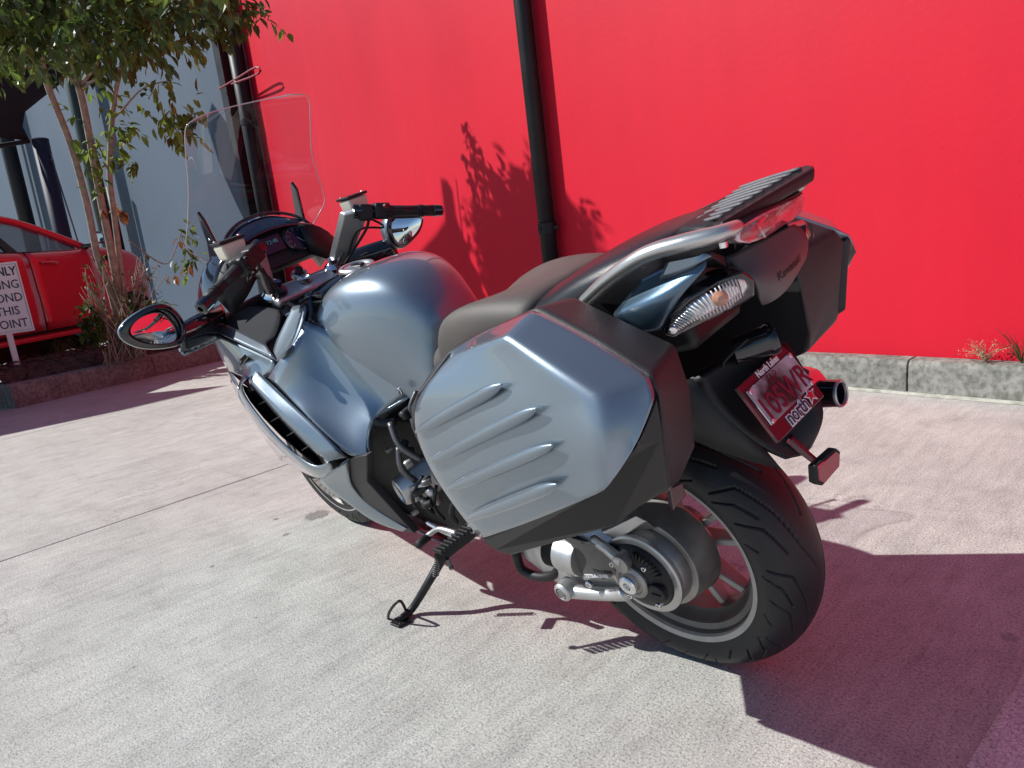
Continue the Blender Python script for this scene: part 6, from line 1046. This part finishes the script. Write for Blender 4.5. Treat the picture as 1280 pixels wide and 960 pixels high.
def bars(s):
    F = lambda *ps: [(p[0], p[1] * s, p[2]) for p in ps]
    if s > 0: top = [(1.06, .165, 1.125), (1.01, .20, 1.125)]
    riser = F((1.19, .095, .985), (1.15, .13, .985), (1.03, .195, 1.115), (1.035, .165, 1.125), (1.085, .135, 1.118))
    riser = F((1.20, .10, .975), (1.16, .145, .975), (1.035, .200, 1.105), (1.035, .175, 1.125), (1.075, .14, 1.125))
    h = prism('handlebar', riser, [V(p) + Vector((.022, s * .0, .012)) for p in riser], M['railsilver'], bike, bev=.005)
    bar = tube('bar_tube', F((1.045, .165, 1.112), (1.03, .21, 1.11), (.99, .32, 1.075)), .011, M['black'], h, n=12, k=3)
    gp_ = F((1.022, .255, 1.095), (.972, .388, 1.050)); 
    if s < 0: pass
    tube('grip', [gp_[0], tuple((V(gp_[0]) + V(gp_[1])) / 2), gp_[1]], [.0175, .0165, .0175], M['rubber'], h, n=24, k=3)
    d_ = (V(gp_[1]) - V(gp_[0])).normalized()
    for k in range(2): lathe('grip_ring', [(-.003, .019), (.003, .019)], V(gp_[1]) - d_ * (.035 + .009 * k), d_, M['rubber'], h, n=24)
    be = lathe('bar_end', [(0, .0175), (.002, .019), (.028, .018), (.032, .014), (.032, .008), (.024, .007), (.024, 0)], gp_[1], d_, M['gloss'], h, n=24)
    # switch cluster
    c0 = V(gp_[0]) - d_ * .018
    sw = box('switch_cluster', c0, (.055, .05, .05), M['black'], h, rot=d_.to_track_quat('Y', 'Z').to_matrix(), bev=.009)
    lathe('grip_flange', [(-.004, .026), (.006, .026), (.009, .02)], gp_[0], d_, M['rubber'], h, n=24)
    for k, (dx, dz, r_) in enumerate(((-.03, .012, .007), (-.03, -.008, .006), (-.028, -.02, .004))): bolt(sw, c0 + Vector((dx, 0, dz)), (-1, 0, 0), r_, .008, M['rubber'] if k or s > 0 else M['bracket'])
    box('switch_body', c0 - d_ * .05 + Vector((0, 0, -.004)), (.04, .045, .05), M['black'], h, rot=d_.to_track_quat('Y', 'Z').to_matrix(), bev=.008)
    lathe('lever_clamp', [(-.012, .022), (.012, .022)], c0 - d_ * .075, d_, M['gloss'], h, n=20)
    lv = tube('hand_lever', [c0 - d_ * .07 + Vector((.03, 0, 0)), c0 - d_ * .02 + Vector((.065, 0, -.005)), c0 + d_ * .07 + Vector((.075, 0, -.012)), c0 + d_ * .16 + Vector((.066, 0, -.012))], [.009, .0075, .006, .006], M['black'], h, n=10, flat=.7)
    lathe('lever_ball', [(-.008, 0), (-.006, .006), (0, .0085), (.006, .006), (.008, 0)], c0 + d_ * .165 + Vector((.065, 0, -.012)), d_, M['alu'], h, n=14)
    # fluid reservoir
    rc = V(F((1.12, .215, 1.135))[0]); rv = [rc + Vector(p) for p in ((-.03, -.032, -.018), (.028, -.032, -.018), (.028, .032, -.018), (-.03, .032, -.018))]
    rs = prism('fluid_reservoir', rv, [rc + (p - rc) * 1.12 + Vector((0, 0, .046)) for p in rv], M['cream'], h, bev=.007)
    lidv = [rc + Vector(p) for p in ((-.036, -.038, .027), (.034, -.038, .027), (.034, .038, .027), (-.036, .038, .027))]
    prism('reservoir_lid', lidv, [p + Vector((0, 0, .008)) for p in lidv], M['black'], h, bev=.002)
    for (cx, cy) in ((-.024, -.026), (.022, .026)): bolt(h, rc + Vector((cx, cy, .036)), (0, 0, 1), .004, .003)
    tube('reservoir_stay', [rc + Vector((-.01, 0, -.02)), c0 - d_ * .06 + Vector((.02, 0, 0))], .008, M['black'], h, n=8, k=1)
    tube('brake_hose' if s < 0 else 'clutch_hose', [rc + Vector((0, 0, -.02)), V(F((1.13, .18, 1.06))[0]), V(F((1.16, .12, 1.0))[0]), V(F((1.22, .08, .93))[0])], .005, M['hose'], h, n=8)
    tube('switch_cable', [c0 - d_ * .05 + Vector((-.01, 0, -.02)), c0 - d_ * .06 + Vector((.01, 0, -.055)), V(F((1.1, .15, 1.02))[0]), V(F((1.2, .1, .94))[0])], .0045, M['rubber'], h, n=8)
    tube('throttle_cable', [c0 - d_ * .04 + Vector((.01, 0, -.02)), c0 + Vector((.015, 0, -.05)), c0 - d_ * .08 + Vector((.03, 0, -.06)), V(F((1.17, .13, .96))[0])], .0035, M['rubber'], h, n=8)
    return h
bars(1); bars(-1)
# mirrors
def mirror(s):
    if s > 0:
        gl_ = [(1.235,0.525,1.025), (1.235,0.5049,1.04), (1.235,0.467,1.054), (1.235,0.4052,1.055), (1.235,0.389,1.005), (1.235,0.3926,0.9721), (1.235,0.412,0.9461), (1.235,0.4576,0.9591), (1.235,0.4961,0.9788), (1.235,0.518,1.003)]
        fr_ = [(1.24,0.5507,1.027), (1.24,0.5361,1.048), (1.24,0.4869,1.065), (1.24,0.4068,1.072), (1.24,0.3779,1.025), (1.24,0.3762,0.9773), (1.24,0.4005,0.9309), (1.24,0.4581,0.9446), (1.24,0.5084,0.9638), (1.24,0.5413,0.9967)]
        G1 = [V(p) for p in gl_]; F1 = [V(p) for p in fr_]; MIR['g'] = G1; MIR['f'] = F1
    G1 = [Vector((p.x, p.y * s, p.z)) for p in MIR['g']]; F1 = [Vector((p.x, p.y * s, p.z)) for p in MIR['f']]
    c = sum(F1, Vector()) / len(F1); n = len(F1)
    B1 = [c + (p - c) * 1.04 + Vector((.012, 0, 0)) for p in F1]; B2 = [c + (p - c) * .85 + Vector((.05, -s * .01, 0)) for p in F1]; B3 = [c + (p - c) * .45 + Vector((.085, -s * .02, 0)) for p in F1]
    gi = [p + Vector((.002, 0, 0)) for p in G1]
    loops = [gi, [p + Vector((-.004, 0, 0)) for p in G1], [c + (p - c) * .97 + Vector((-.006, 0, 0)) for p in F1], F1, B1, B2, B3]
    vs, fs = grid(loops, cv=True); fs.append(tuple(6 * n + j for j in range(n)))
    me_ = mk('mirror', vs, fs, [M['gloss'], M['silver']], bike, sub=2, crease={(j + a * n, (j + 1) % n + a * n): .8 for j in range(n) for a in (1, 2)})
    for p in me_.data.polygons:
        if p.index >= 3 * n: p.material_index = 1
    # the glass: convex
    rows = []; gc = sum(G1, Vector()) / n
    vs = [gc + Vector((-.0022, 0, 0))]; fs = []
    for k, t in enumerate((.35, .7, 1.0)):
        for p in G1: vs.append(gc + (p - gc) * t + Vector((-.0022 + .006 * t * t, 0, 0)))
    for j in range(n): fs.append((0, 1 + j, 1 + (j + 1) % n))
    for k in range(2):
        for j in range(n): fs.append((1 + k * n + j, 1 + (k + 1) * n + j, 1 + (k + 1) * n + (j + 1) % n, 1 + k * n + (j + 1) % n))
    vs = [Matrix.Rotation(MIR['t%d' % s] * .999, 3, 'Z') @ Matrix.Rotation(.1 if s > 0 else .18, 3, 'Y') @ (v - gc) + gc + Vector((-.0 if s > 0 else .0, 0, 0)) for v in vs]
    mk('mirror_glass', vs, fs, M['mirror'], me_, sub=2)
    F = lambda *ps: [(p[0], p[1] * s, p[2]) for p in ps]
    rows = [F((1.275, .40, .985), (1.31, .33, .99), (1.36, .25, .985), (1.4, .2, .98)), F((1.25, .40, .95), (1.27, .33, .955), (1.3, .27, .955), (1.33, .22, .96)), F((1.27, .41, .905), (1.30, .33, .90), (1.36, .27, .89), (1.42, .22, .89))]
    sheet('mirror_housing_arm', rows, M['gloss'], me_, solid=.01, sub=2)
    sheet('mirror_arm_underside', [F((1.27, .41, .905), (1.30, .33, .90), (1.36, .27, .89), (1.42, .22, .89)), F((1.33, .40, .915), (1.38, .33, .92), (1.44, .27, .92), (1.48, .22, .92))], M['silver'], me_, solid=.006, sub=1)
    return me_
MIR = {'t1': .2, 't-1': -.42}
mirror(1); mirror(-1)
# windscreen: outline rows bottom to top, half widths, curved in plan
ws = [(1.375, 1.10, .175), (1.355, 1.135, .215), (1.335, 1.175, .248), (1.29, 1.245, .228), (1.235, 1.33, .207), (1.17, 1.41, .202), (1.125, 1.462, .196), (1.112, 1.478, .178), (1.106, 1.486, .14)]
rows = []
for x, z, hw in ws:
    r = []
    for k in range(13):
        t = -1 + k / 6; r.append((x + .085 * (1 - t * t) * (1.2 - .5 * (z - 1.1) / .39), hw * t, z + .012 * (1 - t * t)))
    rows.append(r)
vs, fs = grid(rows); wsc = mk('windscreen', vs, fs, M['screen'], bike, sub=2)
edge = [rows[i][0] for i in range(len(rows))] + rows[-1][1:] + [rows[i][12] for i in range(len(rows) - 2, -1, -1)]
M['edge'] = mat('acrylic_edge', (.45, .42, .45), .15, coat=.5)
tube('screen_edge', edge, .0016, M['edge'], wsc, n=6, k=3)
for s in (1, -1):
    F = lambda *ps: [(p[0], p[1] * s, p[2]) for p in ps]
    e1 = F((1.352, .168, 1.262), (1.34, .168, 1.235), (1.362, .162, 1.16), (1.365, .162, 1.13), (1.42, .162, 1.13), (1.40, .162, 1.18), (1.372, .168, 1.24))
    e1 = F((1.35, .17, 1.262), (1.335, .17, 1.235), (1.345, .16, 1.14), (1.30, .16, 1.10), (1.45, .16, 1.10), (1.39, .165, 1.17), (1.362, .17, 1.25))
    prism('screen_bracket', e1, [V(p) + Vector((0, -s * .010, 0)) for p in e1], M['gloss'], wsc, bev=.003)
    for zz in (1.225, 1.175): bolt(wsc, (1.352 + (1.225 - zz) * .2, s * .163, zz), (-1, s * .2, 0), .004, .004)
    rows = [F((1.30, .10, 1.13), (1.30, .15, 1.12), (1.31, .20, 1.08), (1.33, .235, 1.02)), F((1.40, .11, 1.15), (1.41, .17, 1.14), (1.43, .22, 1.09), (1.45, .25, .99)), F((1.52, .10, 1.10), (1.52, .16, 1.08), (1.52, .21, 1.03), (1.53, .245, .95))]
    sheet('dash_cowl', rows, M['gloss'], bike, solid=.006)
    rows = [F((1.30, .10, 1.13), (1.30, .15, 1.12), (1.31, .20, 1.08), (1.33, .235, 1.02)), F((1.29, .10, 1.03), (1.28, .14, 1.0), (1.28, .18, .97), (1.30, .22, .95))]
    sheet('dash_side', rows, M['black'], bike, solid=.004, sub=1)
# instruments
ipn = frame_from((1.315, 0, 1.075), (0, -1, 0), (.35, 0, 1)); nv = ipn.to_3x3() @ Vector((0, 0, 1)); nv = nv if nv.x < 0 else -nv
ip = prism('instrument_panel', [(1.30, .15, 1.03), (1.30, -.15, 1.03), (1.335, -.165, 1.10), (1.36, -.10, 1.15), (1.37, .0, 1.165), (1.36, .10, 1.15), (1.335, .165, 1.10)], [(1.36, .15, 1.01), (1.36, -.15, 1.01), (1.42, -.165, 1.09), (1.43, -.1, 1.14), (1.43, 0, 1.155), (1.43, .1, 1.14), (1.42, .165, 1.09)], M['black'], bike, bev=.008)
rows = [[(1.30, .15, 1.115), (1.30, .08, 1.14), (1.298, 0, 1.148), (1.30, -.08, 1.14), (1.30, -.15, 1.115)], [(1.335, .145, 1.14), (1.33, .08, 1.165), (1.328, 0, 1.175), (1.33, -.08, 1.165), (1.335, -.145, 1.14)], [(1.37, .125, 1.155), (1.365, .07, 1.185), (1.36, 0, 1.195), (1.365, -.07, 1.185), (1.37, -.125, 1.155)]]
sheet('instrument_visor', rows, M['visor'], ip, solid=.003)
tube('visor_rim', [(1.30, .16, 1.10), (1.345, .13, 1.155), (1.36, .07, 1.188), (1.357, 0, 1.198), (1.36, -.07, 1.188), (1.345, -.13, 1.155), (1.30, -.16, 1.10)], .005, M['gloss'], ip, n=8)
for s in (1, -1):
    c = Vector((1.322, -s * -.088 if False else s * .088, 1.092)); ax_ = Vector((-1, 0, .34)).normalized()
    gg_ = lathe('gauge', [(0, .046), (.012, .046), (.014, .043), (.006, .040), (.006, 0)], c, ax_, M['gloss'], ip, n=48)
    lathe('dial_face', [(.0065, .0395), (.0072, .039), (.0072, 0)], c, ax_, M['ins'], gg_ if False else ip, n=40)
    ux, uy = Vector((0, -1, 0)), ax_.cross(Vector((0, -1, 0))).normalized(); uy = uy if uy.z > 0 else -uy
    mbk = MB()
    for k in range(33):
        a = R(225 - k * 270 / 32); L0 = .030 if k % 4 == 0 else .0335; w_ = .0008 if k % 4 == 0 else .0004
        d1 = ux * math.cos(a) + uy * math.sin(a); d2 = ux * -math.sin(a) + uy * math.cos(a); o_ = c + ax_ * .0078
        mbk.add([o_ + d1 * L0 + d2 * w_, o_ + d1 * .037 + d2 * w_, o_ + d1 * .037 - d2 * w_, o_ + d1 * L0 - d2 * w_], [(0, 1, 2, 3)])
    mbk.obj('dial_ticks', M['dialwhite'], ip, fix=False)
    for k in range(9):
        a = R(225 - k * 270 / 8); text('dial_number', str(k + 1 if s < 0 else k * 3) , .0075, frame_from(c + ax_ * .0078 + (ux * math.cos(a) + uy * math.sin(a)) * .0255, ux, uy), M['dialwhite'], ip, ext=.0001)
    tube('needle', [c + ax_ * .009, c + ax_ * .009 + (ux * .6 - uy * .8) * .031], [.0012, .0006], M['dialwhite'], ip, n=6, k=1)
box('display', (1.318, .0, 1.10), (.006, .075, .055), M['ins'], ip, rot=Matrix.Rotation(.33, 3, 'Y'), bev=.002)
text('display_digits', '12:48', .018, frame_from((1.312, 0, 1.108), (0, -1, 0), (.35, 0, 1)), M['lcd'], ip); text('display_digits', '21C', .013, frame_from((1.316, .0, 1.088), (0, -1, 0), (.35, 0, 1)), M['lcd'], ip)
